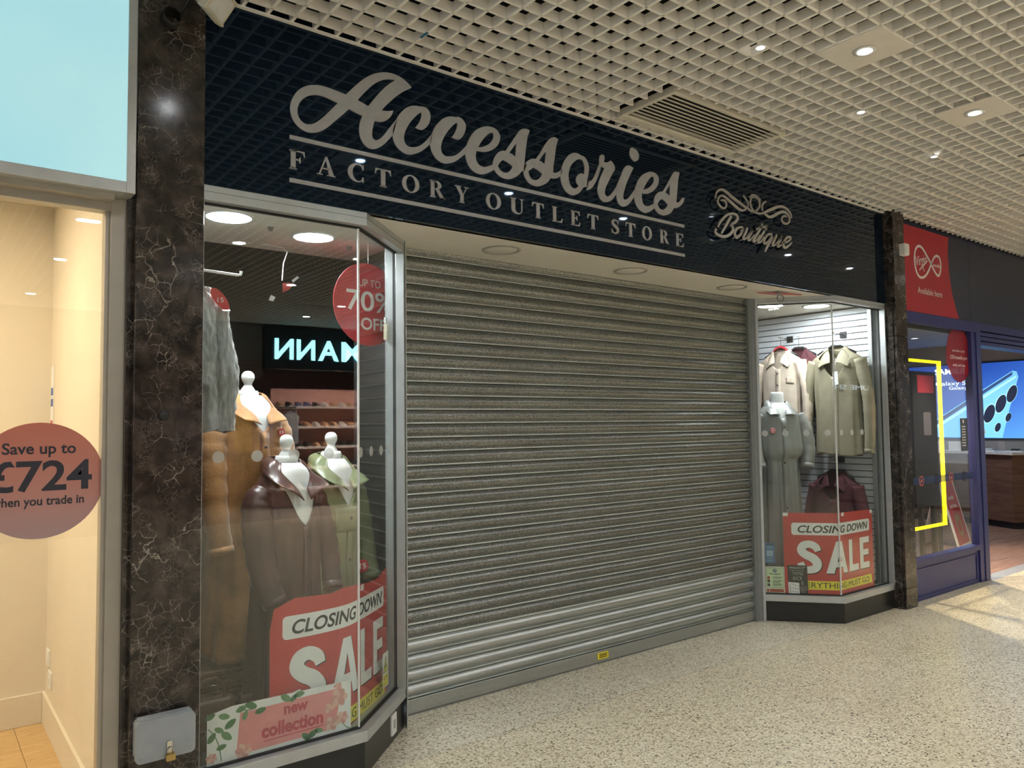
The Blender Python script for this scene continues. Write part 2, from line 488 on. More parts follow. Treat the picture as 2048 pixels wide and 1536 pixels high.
SCRIPT_LETTERS=[[[[1.5495,3.1003,1],[1.5751,3.1294],[1.6106,3.169],[1.6499,3.2069],[1.693,3.2371],[1.7402,3.2578],[1.7881,3.2664],[1.8298,3.2622],[1.8649,3.2496],[1.8861,3.2363],[1.8985,3.2244,1],[1.8575,3.1972],[1.8154,3.1611],[1.7807,3.1258],[1.7533,3.0957],[1.7345,3.071,1],[1.76,3.0742],[1.7805,3.0801],[1.796,3.0861,1],[1.7908,3.0677],[1.777,3.0458],[1.7564,3.027],[1.7327,3.0158],[1.7125,3.0126],[1.6974,3.0115,1],[1.689,2.9851],[1.684,2.9596],[1.6833,2.9411],[1.6872,2.9268],[1.6989,2.9196],[1.7122,2.9232],[1.729,2.9361],[1.7494,2.9591],[1.7733,2.9923],[1.801,3.0297],[1.8184,3.0525,1],[1.7955,2.9664,1],[1.7731,2.9397],[1.7458,2.9091],[1.7155,2.8857],[1.6855,2.8741],[1.6591,2.8767],[1.6362,2.8944],[1.6216,2.9212],[1.6174,2.9504],[1.6201,2.9811],[1.6266,3.0038],[1.6348,3.0208,1],[1.5975,3.0284],[1.5661,3.0372,1],[1.5305,2.9987],[1.493,2.9602],[1.4621,2.928],[1.4316,2.9035],[1.4014,2.8887],[1.3715,2.8831],[1.342,2.8873],[1.3156,2.9026],[1.2951,2.9277],[1.2858,2.9568],[1.2848,2.9793],[1.2905,3.0064],[1.3035,3.0354],[1.3238,3.0636],[1.3533,3.0872],[1.386,3.1017],[1.4192,3.109],[1.4558,3.1099],[1.4992,3.1066]],[[1.5101,3.0507,1],[1.4806,3.0574],[1.4497,3.0628],[1.4192,3.0638],[1.3921,3.0582],[1.3682,3.0477],[1.3445,3.0287],[1.3284,3.0073],[1.3197,2.9851],[1.3177,2.9646],[1.3213,2.9454],[1.333,2.9282],[1.3507,2.918],[1.3685,2.9179],[1.3894,2.9256],[1.4134,2.9429],[1.4437,2.9734],[1.4775,3.0124]],[[1.6089,3.0894,1],[1.6366,3.1243],[1.6663,3.1594],[1.6996,3.1928],[1.7333,3.2172],[1.7674,3.232],[1.7949,3.237],[1.8088,3.2376,1],[1.7742,3.2096],[1.7399,3.1742],[1.7095,3.137],[1.686,3.105],[1.6634,3.074,1],[1.6365,3.0818]]],[[[1.8063,3.0243],[1.8203,3.0588],[1.8414,3.0889],[1.8696,3.1179],[1.8981,3.1338],[1.9269,3.1409],[1.9431,3.1414,1],[1.9631,3.1464],[1.985,3.1432],[2.0015,3.1279],[2.0061,3.1065],[2.0011,3.0796],[1.9881,3.0541],[1.9697,3.0354],[1.9551,3.0279],[1.937,3.0279],[1.9197,3.0319,1],[1.9371,3.055],[1.9481,3.0767],[1.9537,3.0971],[1.9538,3.1157,1],[1.9338,3.1003],[1.9085,3.0736],[1.8834,3.0392],[1.8655,3.0068],[1.8566,2.9797],[1.8554,2.9575],[1.8617,2.9401],[1.8757,2.929],[1.897,2.9283],[1.922,2.9349],[1.951,2.9506],[1.9802,2.9787],[2.0062,3.0101],[2.0174,3.0271,1],[2.0048,2.9674,1],[1.9763,2.9396],[1.9471,2.9159],[1.9182,2.9003],[1.8897,2.8905],[1.8614,2.89],[1.8335,2.9012],[1.811,2.9197],[1.7973,2.9446],[1.794,2.9671],[1.7965,2.9972]]],[[[2.0155,3.0251],[2.0325,3.0595],[2.0551,3.0891],[2.0817,3.1149],[2.1123,3.132],[2.1392,3.1378],[2.1546,3.1389,1],[2.178,3.1445],[2.2014,3.1368],[2.217,3.1172],[2.2188,3.101],[2.2126,3.0763],[2.2005,3.052],[2.1847,3.0336],[2.1691,3.0262],[2.1497,3.0259],[2.1324,3.0302,1],[2.15,3.0555],[2.1618,3.0812],[2.1659,3.0987],[2.166,3.1135,1],[2.1465,3.0991],[2.1194,3.0698],[2.0924,3.0327],[2.0751,2.9996],[2.0673,2.972],[2.0672,2.9525],[2.0745,2.9346],[2.0915,2.9252],[2.1143,2.9273],[2.1412,2.9355],[2.1684,2.9527],[2.1959,2.9783],[2.2257,3.0112,1],[2.213,2.9604,1],[2.1837,2.9345],[2.1525,2.91],[2.1255,2.8964],[2.0949,2.887],[2.0648,2.889],[2.035,2.9038],[2.0148,2.9285],[2.0058,2.9523],[2.004,2.9679],[2.0076,2.9976]]],[[[2.2237,3.0091],[2.24,3.0459],[2.2602,3.0771],[2.2846,3.1028],[2.3172,3.1237],[2.3542,3.1374],[2.3915,3.1409],[2.4206,3.1305],[2.4372,3.1102],[2.439,3.09],[2.4281,3.0602],[2.4068,3.035],[2.3774,3.0134],[2.3443,2.9997],[2.3116,2.9944],[2.2853,2.9939,1],[2.279,2.9641],[2.2827,2.9415],[2.2966,2.9242],[2.3147,2.9161],[2.3351,2.9168],[2.3557,2.9243],[2.391,2.9415,1],[2.3935,2.9131,1],[2.3635,2.8937],[2.3306,2.8789],[2.3021,2.8734],[2.27,2.8789],[2.2423,2.8967],[2.2228,2.926],[2.2145,2.9574],[2.2131,2.977]],[[2.2957,3.0139,1],[2.3122,3.0417],[2.337,3.0741],[2.362,3.0984],[2.3828,3.1109],[2.3932,3.1106],[2.3959,3.0975],[2.3907,3.0759],[2.3696,3.0491],[2.3406,3.0293],[2.316,3.0183]]],[[[2.3882,2.9405],[2.3978,2.973],[2.4148,3.0004],[2.4361,3.0203],[2.4573,3.0289],[2.4744,3.0301,1],[2.5093,3.0791],[2.5447,3.1287],[2.5671,3.1582],[2.5849,3.1746],[2.6071,3.1822],[2.6294,3.1848],[2.6437,3.1792,1],[2.6288,3.1475],[2.6216,3.1141],[2.6142,3.0702],[2.6067,3.0194],[2.603,2.9829,1],[2.6196,2.9939,1],[2.6011,2.9464,1],[2.5834,2.9447,1],[2.5678,2.9242],[2.5413,2.9035],[2.5108,2.888],[2.4808,2.8816],[2.4511,2.8829],[2.4218,2.8944],[2.4011,2.9125],[2.3909,2.9275]],[[2.5,3.0269,1],[2.5219,3.0558],[2.5485,3.0911,1],[2.5458,3.0557],[2.5408,3.0121,1],[2.5215,3.0227]],[[2.4567,2.98,1],[2.4864,2.974],[2.5205,2.9584,1],[2.5138,2.9415],[2.4985,2.9246],[2.477,2.9136],[2.4557,2.9129],[2.4347,2.9225],[2.4216,2.9404,1],[2.4353,2.9602]]],[[[2.5969,2.9578],[2.6039,2.9838],[2.6175,3.0005],[2.6356,3.0148],[2.6582,3.0265],[2.683,3.0298,1],[2.718,3.0745],[2.7511,3.1245],[2.7796,3.1596],[2.8033,3.1775],[2.827,3.1846],[2.8506,3.1771,1],[2.8356,3.1392],[2.8278,3.1012],[2.8198,3.056],[2.812,3.0182],[2.808,2.9813,1],[2.8278,2.9808],[2.8517,2.9934],[2.8808,3.0174,1],[2.8679,2.9729,1],[2.8414,2.9552],[2.8177,2.9471],[2.7895,2.9453,1],[2.7705,2.9202],[2.7423,2.8989],[2.7054,2.8832],[2.6737,2.8792],[2.6379,2.8867],[2.6115,2.9081],[2.5987,2.9337]],[[2.708,3.0267,1],[2.7315,3.0594],[2.7574,3.0881,1],[2.7544,3.0534],[2.7481,3.0127,1],[2.7285,3.023]],[[2.6664,2.9803,1],[2.6979,2.9724],[2.7287,2.9581,1],[2.7178,2.9371],[2.697,2.9189],[2.6742,2.9111],[2.6518,2.9139],[2.6364,2.9304],[2.6301,2.9538,1],[2.6482,2.9661]]],[[[2.8645,2.9723],[2.87,3.0061],[2.8901,3.0539],[2.9149,3.0883],[2.9446,3.1147],[2.9743,3.1265],[3.004,3.1272],[3.0287,3.1211,1],[3.0537,3.117],[3.0759,3.0953],[3.0853,3.0633],[3.082,3.0289],[3.0736,2.9973],[3.0682,2.9813,1],[3.0808,2.9814,1],[3.0724,2.9454,1],[3.0421,2.9373],[3.0241,2.9173],[2.9988,2.8943],[2.964,2.8782],[2.9347,2.8774],[2.9012,2.8916],[2.8778,2.9202],[2.8665,2.9508]],[[3.0208,3.099],[3.0381,3.0932],[3.0501,3.0676],[3.0509,3.0378],[3.0438,3.0122,1],[3.0264,3.017],[3.0063,3.0087],[2.9886,2.9904],[2.9832,2.9691],[2.9902,2.9519],[3.0048,2.9416,1],[2.9872,2.9254],[2.9698,2.9179],[2.9503,2.9206],[2.9336,2.9377],[2.9254,2.9656],[2.9251,2.9949],[2.9355,3.03],[2.9557,3.0598],[2.9832,3.0839],[3.0032,3.0943]]],[[[3.0682,2.9813,1],[3.0884,2.9813],[3.1117,2.997],[3.1329,3.0274],[3.1545,3.0695],[3.1709,3.1031],[3.1716,3.1299],[3.1773,3.1501],[3.1932,3.1618],[3.2089,3.1605],[3.2148,3.1464],[3.2079,3.122,1],[3.2236,3.1206],[3.2449,3.1276],[3.2665,3.1405,1],[3.2875,3.1266],[3.3004,3.106],[3.2961,3.0858],[3.275,3.0585],[3.2473,3.0148],[3.2197,2.9677],[3.2113,2.9433],[3.216,2.9251],[3.2316,2.9171],[3.2557,2.9282],[3.283,2.9561],[3.3191,3.0012,1],[3.3124,2.9517,1],[3.2874,2.9203],[3.2602,2.8964],[3.2281,2.8833],[3.1966,2.8818],[3.171,2.8982],[3.1562,2.9259],[3.1527,2.9517],[3.1629,2.9877],[3.1794,3.0249],[3.2012,3.0634],[3.2122,3.0839,1],[3.1862,3.091,1],[3.1751,3.0621],[3.1586,3.0248],[3.137,2.9847],[3.1158,2.9563],[3.095,2.9375],[3.0695,2.9273],[3.0646,2.932],[3.0759,2.9423,1],[3.0674,2.9456,1]]],[[[3.3135,2.9924],[3.3278,3.0222],[3.3507,3.0653],[3.3737,3.1088],[3.3964,3.1328],[3.4216,3.1425],[3.4465,3.1389],[3.4615,3.1339,1],[3.4339,3.0891],[3.4048,3.0404],[3.3814,2.9892],[3.3695,2.9559],[3.3678,2.9323],[3.3795,2.9234],[3.4074,2.9353],[3.4359,2.9637],[3.4752,3.0081,1],[3.466,2.9611,1],[3.429,2.9155],[3.395,2.8883],[3.3619,2.8789],[3.3296,2.889],[3.3141,2.9153],[3.3096,2.9454]]],[[[3.4527,3.2587],[3.4836,3.2554],[3.5058,3.2402],[3.5137,3.2199],[3.5044,3.1941],[3.4813,3.1795],[3.4562,3.1843],[3.4372,3.2041],[3.4322,3.2227],[3.4385,3.2478]]],[[[3.4705,3.0014],[3.4826,3.0312],[3.5064,3.0713],[3.5416,3.1058],[3.5826,3.1298],[3.6179,3.1414],[3.6589,3.1405],[3.685,3.1252],[3.6913,3.098],[3.6771,3.0629],[3.6435,3.0285],[3.6019,3.0029],[3.5669,2.9939],[3.5324,2.9906,1],[3.5314,2.9567],[3.5392,2.9302],[3.5588,2.9156],[3.5877,2.9184],[3.6171,2.9313],[3.6481,2.9486,1],[3.6494,2.9174,1],[3.6159,2.895],[3.5806,2.8773],[3.5517,2.8727],[3.5121,2.8821],[3.4818,2.9087],[3.4661,2.9454],[3.4641,2.9726]],[[3.5446,3.0147,1],[3.5687,3.051],[3.5987,3.0887],[3.6286,3.1125],[3.6432,3.1112],[3.6468,3.0937],[3.633,3.0669],[3.603,3.0393],[3.5736,3.0239]]],[[[3.6411,2.9515],[3.6479,2.9808],[3.6664,3.0083],[3.6967,3.0279],[3.7268,3.0353,1],[3.7645,3.083],[3.8028,3.1354],[3.8317,3.174],[3.8538,3.1878],[3.8943,3.1869,1],[3.8805,3.1501],[3.8727,3.107],[3.8647,3.0557],[3.8542,2.9868,1],[3.8843,2.9948],[3.9103,3.0221],[3.9295,3.0317],[3.9355,3.0223],[3.9154,2.9897],[3.8832,2.9635],[3.8518,2.9508],[3.8301,2.9485,1],[3.8076,2.9181],[3.7764,2.8966],[3.7338,2.8837],[3.6921,2.8852],[3.6601,2.9022],[3.6433,2.9277]],[[3.7508,3.0334,1],[3.773,3.064],[3.7965,3.095,1],[3.7952,3.0557],[3.7914,3.016,1],[3.7717,3.0269]],[[3.7132,2.9861,1],[3.743,2.9789],[3.7725,2.9594,1],[3.7597,2.9389],[3.735,2.9218],[3.7169,2.9164],[3.6933,2.9218],[3.6789,2.9377],[3.6752,2.9492,1],[3.6918,2.9682]]]]
FLOURISH=[[[4.2161,3.0662,0.0043],[4.2221,3.0924,0.0051],[4.238,3.1173,0.0063],[4.2661,3.135,0.0072],[4.3014,3.1414,0.0081],[4.3465,3.1303,0.0094],[4.3969,3.1102,0.0103],[4.4479,3.0932,0.0104],[4.4997,3.0793,0.0096],[4.5467,3.0644,0.0085],[4.5786,3.0598,0.0067],[4.6104,3.0486,0.0061],[4.6483,3.0465,0.0056]],[[4.2782,3.0658,0.004],[4.2985,3.0709,0.0052],[4.3284,3.0633,0.0064],[4.3351,3.0421,0.0064],[4.3216,3.0223,0.0064],[4.2961,3.0149,0.0058],[4.2664,3.0242,0.0063],[4.2449,3.0459,0.0069],[4.2485,3.0718,0.0069],[4.2693,3.0928,0.0069],[4.2997,3.0997,0.0075],[4.3346,3.0898,0.0093],[4.3748,3.0743,0.01],[4.4152,3.0587,0.0101],[4.4561,3.0429,0.0095],[4.4924,3.0343,0.0084],[4.5296,3.0387,0.0073],[4.5568,3.053,0.0055]],[[4.5289,3.1414,0.0054],[4.56,3.1223,0.0061],[4.5803,3.0962,0.0061],[4.5735,3.0655,0.0049]],[[4.7972,3.1463,0.0057],[4.7626,3.1269,0.0063],[4.7444,3.0971,0.0063],[4.7543,3.072,0.005]],[[4.6484,3.0498,0.0049],[4.681,3.0451,0.0062],[4.7253,3.0473,0.0069],[4.7706,3.0612,0.0082],[4.8167,3.0821,0.0102],[4.8748,3.1052,0.011],[4.9337,3.1285,0.0104],[4.9929,3.1417,0.0092],[5.0459,3.1367,0.0086],[5.0868,3.1192,0.0074],[5.1096,3.095,0.0067],[5.1115,3.0745,0.0054]],[[5.0484,3.0732,0.0047],[5.0249,3.0781,0.006],[4.9946,3.063,0.0072],[4.9876,3.0413,0.0072],[5.0103,3.0242,0.0073],[5.0458,3.0228,0.0073],[5.0796,3.0418,0.008],[5.087,3.0672,0.008],[5.0673,3.0918,0.008],[5.0264,3.1059,0.0093],[4.9788,3.0982,0.0105],[4.9252,3.0759,0.0111],[4.872,3.0505,0.011],[4.8259,3.0398,0.0089],[4.7869,3.0504,0.007],[4.7706,3.0612,0.0051]],[[4.6534,3.1549,0.0056],[4.62,3.1392,0.0062],[4.6077,3.1074,0.0061],[4.6171,3.076,0.0061],[4.6485,3.0515,0.0062],[4.6819,3.0635,0.0062],[4.7108,3.0916,0.0063],[4.718,3.1261,0.0069],[4.6972,3.1525,0.0069],[4.6534,3.1549,0.0056]],[[4.6012,3.1425,0.0055],[4.6265,3.1618,0.0062],[4.6594,3.1659,0.0068],[4.6975,3.1592,0.0075],[4.7299,3.1431,0.0044]]]
BOUTIQUE=[[[[4.3859,2.9768,0.0094],[4.3374,2.9182,0.0099],[4.2738,2.8406,0.0063]],[[4.238,2.8779,0.0063],[4.2514,2.9019,0.0086],[4.2879,2.9391,0.0087],[4.3399,2.9759,0.0082],[4.397,2.9946,0.0074],[4.4434,2.9924,0.0083],[4.4581,2.9721,0.0095],[4.4362,2.9461,0.0101],[4.399,2.9244,0.0082],[4.3729,2.914,0.0053]],[[4.373,2.9156,0.0053],[4.398,2.9018,0.0088],[4.3996,2.8796,0.01],[4.3701,2.8497,0.01],[4.3234,2.8272,0.0099],[4.2729,2.82,0.0092],[4.2284,2.8262,0.008],[4.2069,2.8419,0.0074],[4.2201,2.8626,0.0085]]],[[[4.4923,2.9159,0.006],[4.4497,2.8998,0.0083],[4.4226,2.8733,0.0106],[4.4216,2.8507,0.0106],[4.4417,2.8375,0.0113],[4.4792,2.859,0.0096],[4.5041,2.8852,0.0078],[4.5157,2.9096,0.0066],[4.4923,2.9159,0.006]],[[4.5157,2.9096,0.006],[4.4992,2.8942,0.0054],[4.4831,2.887,0.0036]]],[[[4.5641,2.9201,0.0085],[4.5438,2.8845,0.0091],[4.5156,2.848,0.0096],[4.5255,2.8348,0.0066],[4.5583,2.854,0.0055],[4.5976,2.8923,0.0055],[4.6259,2.9194,0.0086]],[[4.6259,2.9194,0.0086],[4.6028,2.8865,0.0092],[4.5742,2.8497,0.0091],[4.5789,2.8357,0.0067],[4.6121,2.855,0.0049],[4.6461,2.8861,0.0043]]],[[[4.7469,2.9773,0.0075],[4.7143,2.9358,0.0094],[4.6736,2.8901,0.0099],[4.6333,2.8449,0.0098],[4.6436,2.8348,0.0068],[4.6718,2.8535,0.005],[4.7122,2.8923,0.0044]],[[4.6698,2.9259,0.0056],[4.7261,2.9492,0.0063],[4.805,2.9626,0.0089]],[[4.7999,2.9719,0.0076],[4.784,2.936,0.0063]]],[[[4.7667,2.9268,0.0088],[4.7286,2.888,0.0094],[4.6879,2.8458,0.0093],[4.6984,2.834,0.0062],[4.7268,2.8512,0.005],[4.7619,2.8861,0.0044]]],[[[4.8595,2.9168,0.0077],[4.8137,2.9102,0.0076],[4.7727,2.8776,0.0095],[4.7573,2.8488,0.0094],[4.7707,2.8373,0.0076],[4.8113,2.8629,0.0064],[4.8527,2.8956,0.0077]],[[4.8644,2.9006,0.009],[4.8279,2.8551,0.0102],[4.7861,2.8093,0.0095],[4.7679,2.7802,0.0063]]],[[[4.9172,2.9216,0.0084],[4.8863,2.88,0.0097],[4.8616,2.8462,0.0096],[4.8784,2.8384,0.0064],[4.9202,2.8678,0.0052],[4.975,2.9128,0.0079]],[[4.9813,2.9205,0.0085],[4.9498,2.8786,0.0098],[4.9277,2.845,0.0091],[4.9419,2.8384,0.0058],[4.9721,2.8578,0.0046]]],[[[4.9846,2.8732,0.0052],[5.0383,2.8839,0.006],[5.0876,2.9114,0.0073],[5.0885,2.9289,0.0073],[5.0462,2.9194,0.0086],[5.0089,2.8868,0.0099],[4.9956,2.8576,0.0105],[5.0183,2.8418,0.0092],[5.0608,2.8595,0.0066],[5.1075,2.8917,0.004]]]]
SERIF_ROW=[["F",1.282,1.353],["A",1.409,1.499],["C",1.56,1.64],["T",1.699,1.784],["O",1.844,1.94],["R",2.0,2.089],["Y",2.149,2.234],["O",2.343,2.44],["U",2.504,2.595],["T",2.654,2.738],["L",2.799,2.875],["E",2.939,3.011],["T",3.069,3.156],["S",3.265,3.326],["T",3.384,3.469],["O",3.529,3.616],["R",3.692,3.779],["E",3.842,3.919]]
# ---------------------------------------------------------------- the setting: floor and ceiling
ZC = 3.355      # underside of the ceiling grid
def build_floor():
    f = obj('floor', MB().box(-5,30,-12,3.9,-0.06,-0.012), mat('grout_bed', (0.22,0.20,0.16), 0.8))
    prop(f, kind='structure')
    xs = [4.04+1.03*k for k in range(-9,11)]
    ys = [3.23, 2.21, 1.70-0.51, 0.17, -0.85, -1.87, -2.89, -3.91, -4.93, -6.5]
    src = None
    for j in range(len(ys)-1):
        for i in range(len(xs)-1):
            g = 0.0011
            x0, x1, y0, y1 = xs[i]+g, xs[i+1]-g, ys[j+1]+g, ys[j]-g
            c = ((x0+x1)/2, (y0+y1)/2, -0.012)
            key = round(y1-y0, 3)
            if src is None: src = {}
            if key not in src:
                src[key] = obj('floor_slab', MB().box(x0,x1,y0,y1,-0.012,0.0), M_TERR, f)
            else: shared('floor_slab', src[key], c, f)
    # threshold strip in front of the shutter
    s2 = None
    for i in range(6, 14):
        x0, x1 = xs[i]+0.001, xs[i+1]-0.001
        if s2 is None: s2 = obj('threshold_slab', MB().box(x0,x1,3.2335,3.86,-0.012,0.0), M_TERR2, f)
        else: shared('threshold_slab', s2, ((x0+x1)/2, (3.2335+3.86)/2, -0.012), f)
    far = obj('floor_far', MB().box(15,30,-6.5,3.2,-0.012,0.0), M_TERR, f)
    return f
build_floor()
PITCH = 0.1067
VX0, VX1, VY0, VY1 = 3.165, 4.265, 2.645, 3.105
def build_ceiling():
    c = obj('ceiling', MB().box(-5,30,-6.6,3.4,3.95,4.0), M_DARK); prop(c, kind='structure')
    hw, dep = 0.0072, 0.046
    def bar(x0,x1,y0,y1): return MB().box(x0,x1,y0,y1,ZC,ZC+dep)
    X0, X1, Y0, Y1 = -4.5, 15.0, -6.5, 3.212
    src = {}
    def put(kind, x0, x1, y0, y1):
        key = (kind, round(x1-x0,4), round(y1-y0,4))
        if key not in src: src[key] = obj('slat', bar(x0,x1,y0,y1), M_GRID, c)
        else: shared('slat', src[key], ((x0+x1)/2, (y0+y1)/2, ZC), c)
    for k in range(-56, 127):
        x = 1.497+PITCH*k
        if not X0 < x < X1: continue
        parts = [(x-hw, x+hw)]
        if k in (11, 28, -6, 46, 63): parts = [(x-hw-0.002, x-0.0022), (x+0.0022, x+hw+0.002)]
        for a, b in parts:
            if VX0 < x < VX1:
                put('y', a, b, Y0, VY0); put('y', a, b, VY1, Y1)
            else: put('y', a, b, Y0, Y1)
    j = 0
    for j in range(11, -80, -1):
        y = 1.975+PITCH*j
        if y < Y0: break
        a, b = y-hw, y+hw
        if VY0 < y < VY1:
            put('x', X0, VX0, a, b); put('x', VX1, X1, a, b)
        else: put('x', X0, X1, a, b)
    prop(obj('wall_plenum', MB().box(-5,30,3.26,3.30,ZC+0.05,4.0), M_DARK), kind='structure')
    t = obj('trim_1', MB().box(0.45,6.56,3.200,3.2185,ZC-0.006,ZC+0.002), M_GRID); prop(t, kind='structure')
    # plain far ceiling past the grid
    far = obj('ceiling_2', MB().box(15.02,30,-6.5,3.2,ZC,ZC+0.05), M_GRID); prop(far, kind='structure')
    tp = obj('tape', MB().box(1.806,1.819,2.925,2.985,ZC-0.0016,ZC-0.0002), mat('blue_tape', (0.02,0.16,0.30), 0.5))
    prop(tp, 'scrap of blue tape stuck under a ceiling grid bar', 'tape')
build_ceiling()
def plate_light(x, y, label, group=None):
    t = thing('ceiling_light', (x, y, ZC-0.004), label, 'ceiling light', group)
    h = 0.160
    obj('plate', MB().box(x-h,x+h,y-h,y+h,ZC-0.004,ZC+0.004), mat('light_plate', (0.70,0.66,0.60), 0.45, var=0.02), t, bevel=0.001)
    obj('ring', MB().lathe([(0.030,0.002),(0.052,-0.002),(0.054,-0.005),(0.036,-0.007),(0.030,-0.001)], (x,y,ZC-0.004), 32, ring=True), M_WHITE, t)
    obj('lamp', MB().lathe([(0.001,0.0),(0.028,0.0),(0.026,-0.006),(0.001,-0.008)], (x,y,ZC-0.005), 24), M_LAMP2, t)
    spot('lamp_light', (x,y,ZC-0.03), SPOT_W, t)
    return t
def round_light(x, y, label, group, watts=SPOT_W):
    t = thing('ceiling_light', (x, y, ZC-0.004), label, 'ceiling light', group)
    obj('ring', MB().lathe([(0.055,0.004),(0.085,0.0),(0.087,-0.005),(0.062,-0.007)], (x,y,ZC-0.002), 28, ring=True), M_WHITE, t)
    obj('lamp', MB().lathe([(0.001,0.0),(0.060,0.0),(0.056,-0.006),(0.001,-0.007)], (x,y,ZC-0.003), 24), M_LAMP, t)
    if watts: spot('lamp_light', (x,y,ZC-0.03), watts, t)
for m_ in range(-3, 7):
    x = 3.586+1.252*m_
    lab = 'recessed downlight in square plate further along the corridor ceiling'; g = 'corridor plate downlights outside the view'
    if m_ == 0: lab, g = 'bright downlight in a square cream plate, nearer of the two beside the vent', None
    if m_ == 1: lab, g = 'bright downlight in a square cream plate, at the edge of the picture', None
    plate_light(x, 1.815, lab, g)
for y in (-0.86, -2.70, -5.22):  # rest of the nearest row added to bounce light onto the ceiling
    for m_ in range(-2, 5):
        round_light(3.715+1.262*m_, y, 'round downlight of the far corridor ceiling, mirrored in the shop glass', 'far corridor downlights seen in reflection', (0 if m_ % 2 else 2*SPOT_W*(1.6 if y > -1 else 2.6)))
for i, (x, y) in enumerate(((3.152,2.098),(4.290,2.207),(5.424,2.298))):
    t = thing('spot_lamp', (x,y,ZC-0.006), ['small white spot lamp in the grid nearest the vent', 'small white spot lamp in the grid between the two plate lights', 'tiny white spot lamp farthest away in the grid'][i], 'spot lamp', 'small spot lamps in the grid')
    obj('ring', MB().lathe([(0.020,0.004),(0.027,0.0),(0.027,-0.004),(0.021,-0.006)], (x,y,ZC-0.002), 20, ring=True), M_WHITE, t)
    obj('lens', MB().lathe([(0.001,0.0),(0.021,0.0),(0.018,-0.005),(0.001,-0.007)], (x,y,ZC-0.003), 20), M_DIM, t)
def build_vent():
    x0, x1, y0, y1 = 3.195, 4.245, 2.662, 3.088
    t = thing('air_vent', ((x0+x1)/2,(y0+y1)/2,ZC-0.01), 'rectangular cream air vent with long louvres in the ceiling grid', 'air vent')
    z0, z1 = ZC-0.008, ZC+0.03
    m = mat('vent_enamel', (0.66,0.62,0.52), 0.45, var=0.02)
    obj('frame_bar', MB().box(x0,x1,y0,y0+0.028,z0,z1), m, t, bevel=0.002)
    obj('frame_bar', MB().box(x0,x1,y1-0.045,y1,z0-0.004,z1), m, t, bevel=0.002)
    obj('frame_bar', MB().box(x0,x0+0.03,y0+0.028,y1-0.045,z0,z1), m, t, bevel=0.002)
    obj('frame_bar', MB().box(x1-0.03,x1,y0+0.028,y1-0.045,z0,z1), m, t, bevel=0.002)
    n = 10
    src = None
    for i in range(n):
        y = y0+0.028+(y1-y0-0.073)*(i+0.7)/n
        mb = MB().box(x0+0.03,x1-0.03,y,y+0.011,z0+0.002,z0+0.005)
        if src is None: src = obj('louvre', mb, m, t)
        else: shared('louvre', src, (src.location.x+wloc(t).x, y+0.0055, z0+0.002), t)
    obj('backing', MB().box(x0+0.01,x1-0.01,y0+0.01,y1-0.01,z1,z1+0.06), M_DARK, t)
build_vent()
# ---------------------------------------------------------------- fascia board and lettering
YF = 3.22; ZS = 2.568
FASC = lambda s, t, d=0.0: Vector((s, YF-d, t))
SERIFS = 0.075
def stem(x0, x1, y0=0.0, y1=1.0, top=True, bot=True, sf=SERIFS):
    p = [[(x0,y0+0.03),(x1,y0+0.03),(x1,y1-0.03),(x0,y1-0.03)]]
    if bot: p.append([(x0-sf,y0),(x1+sf,y0),(x1+sf,y0+0.03),(x1,y0+0.075),(x0,y0+0.075),(x0-sf,y0+0.03)])
    if top: p.append([(x0-sf,y1),(x0-sf,y1-0.03),(x0,y1-0.075),(x1,y1-0.075),(x1+sf,y1-0.03),(x1+sf,y1)])
    return p
ARM_T = [(0.3,1),(0.8,1),(0.82,0.72),(0.79,0.72),(0.73,0.88),(0.62,0.94),(0.3,0.94)]
ARM_M = [(0.3,0.56),(0.5,0.56),(0.57,0.68),(0.60,0.68),(0.60,0.36),(0.57,0.36),(0.5,0.49),(0.3,0.49)]
ARM_B = [(0.3,0),(0.82,0),(0.87,0.30),(0.84,0.30),(0.75,0.12),(0.62,0.06),(0.3,0.06)]
def arc(cx, cy, rx, ry, a0, a1, n=18):
    return [(cx+rx*math.cos(math.radians(a0+(a1-a0)*k/n)), cy+ry*math.sin(math.radians(a0+(a1-a0)*k/n))) for k in range(n+1)]
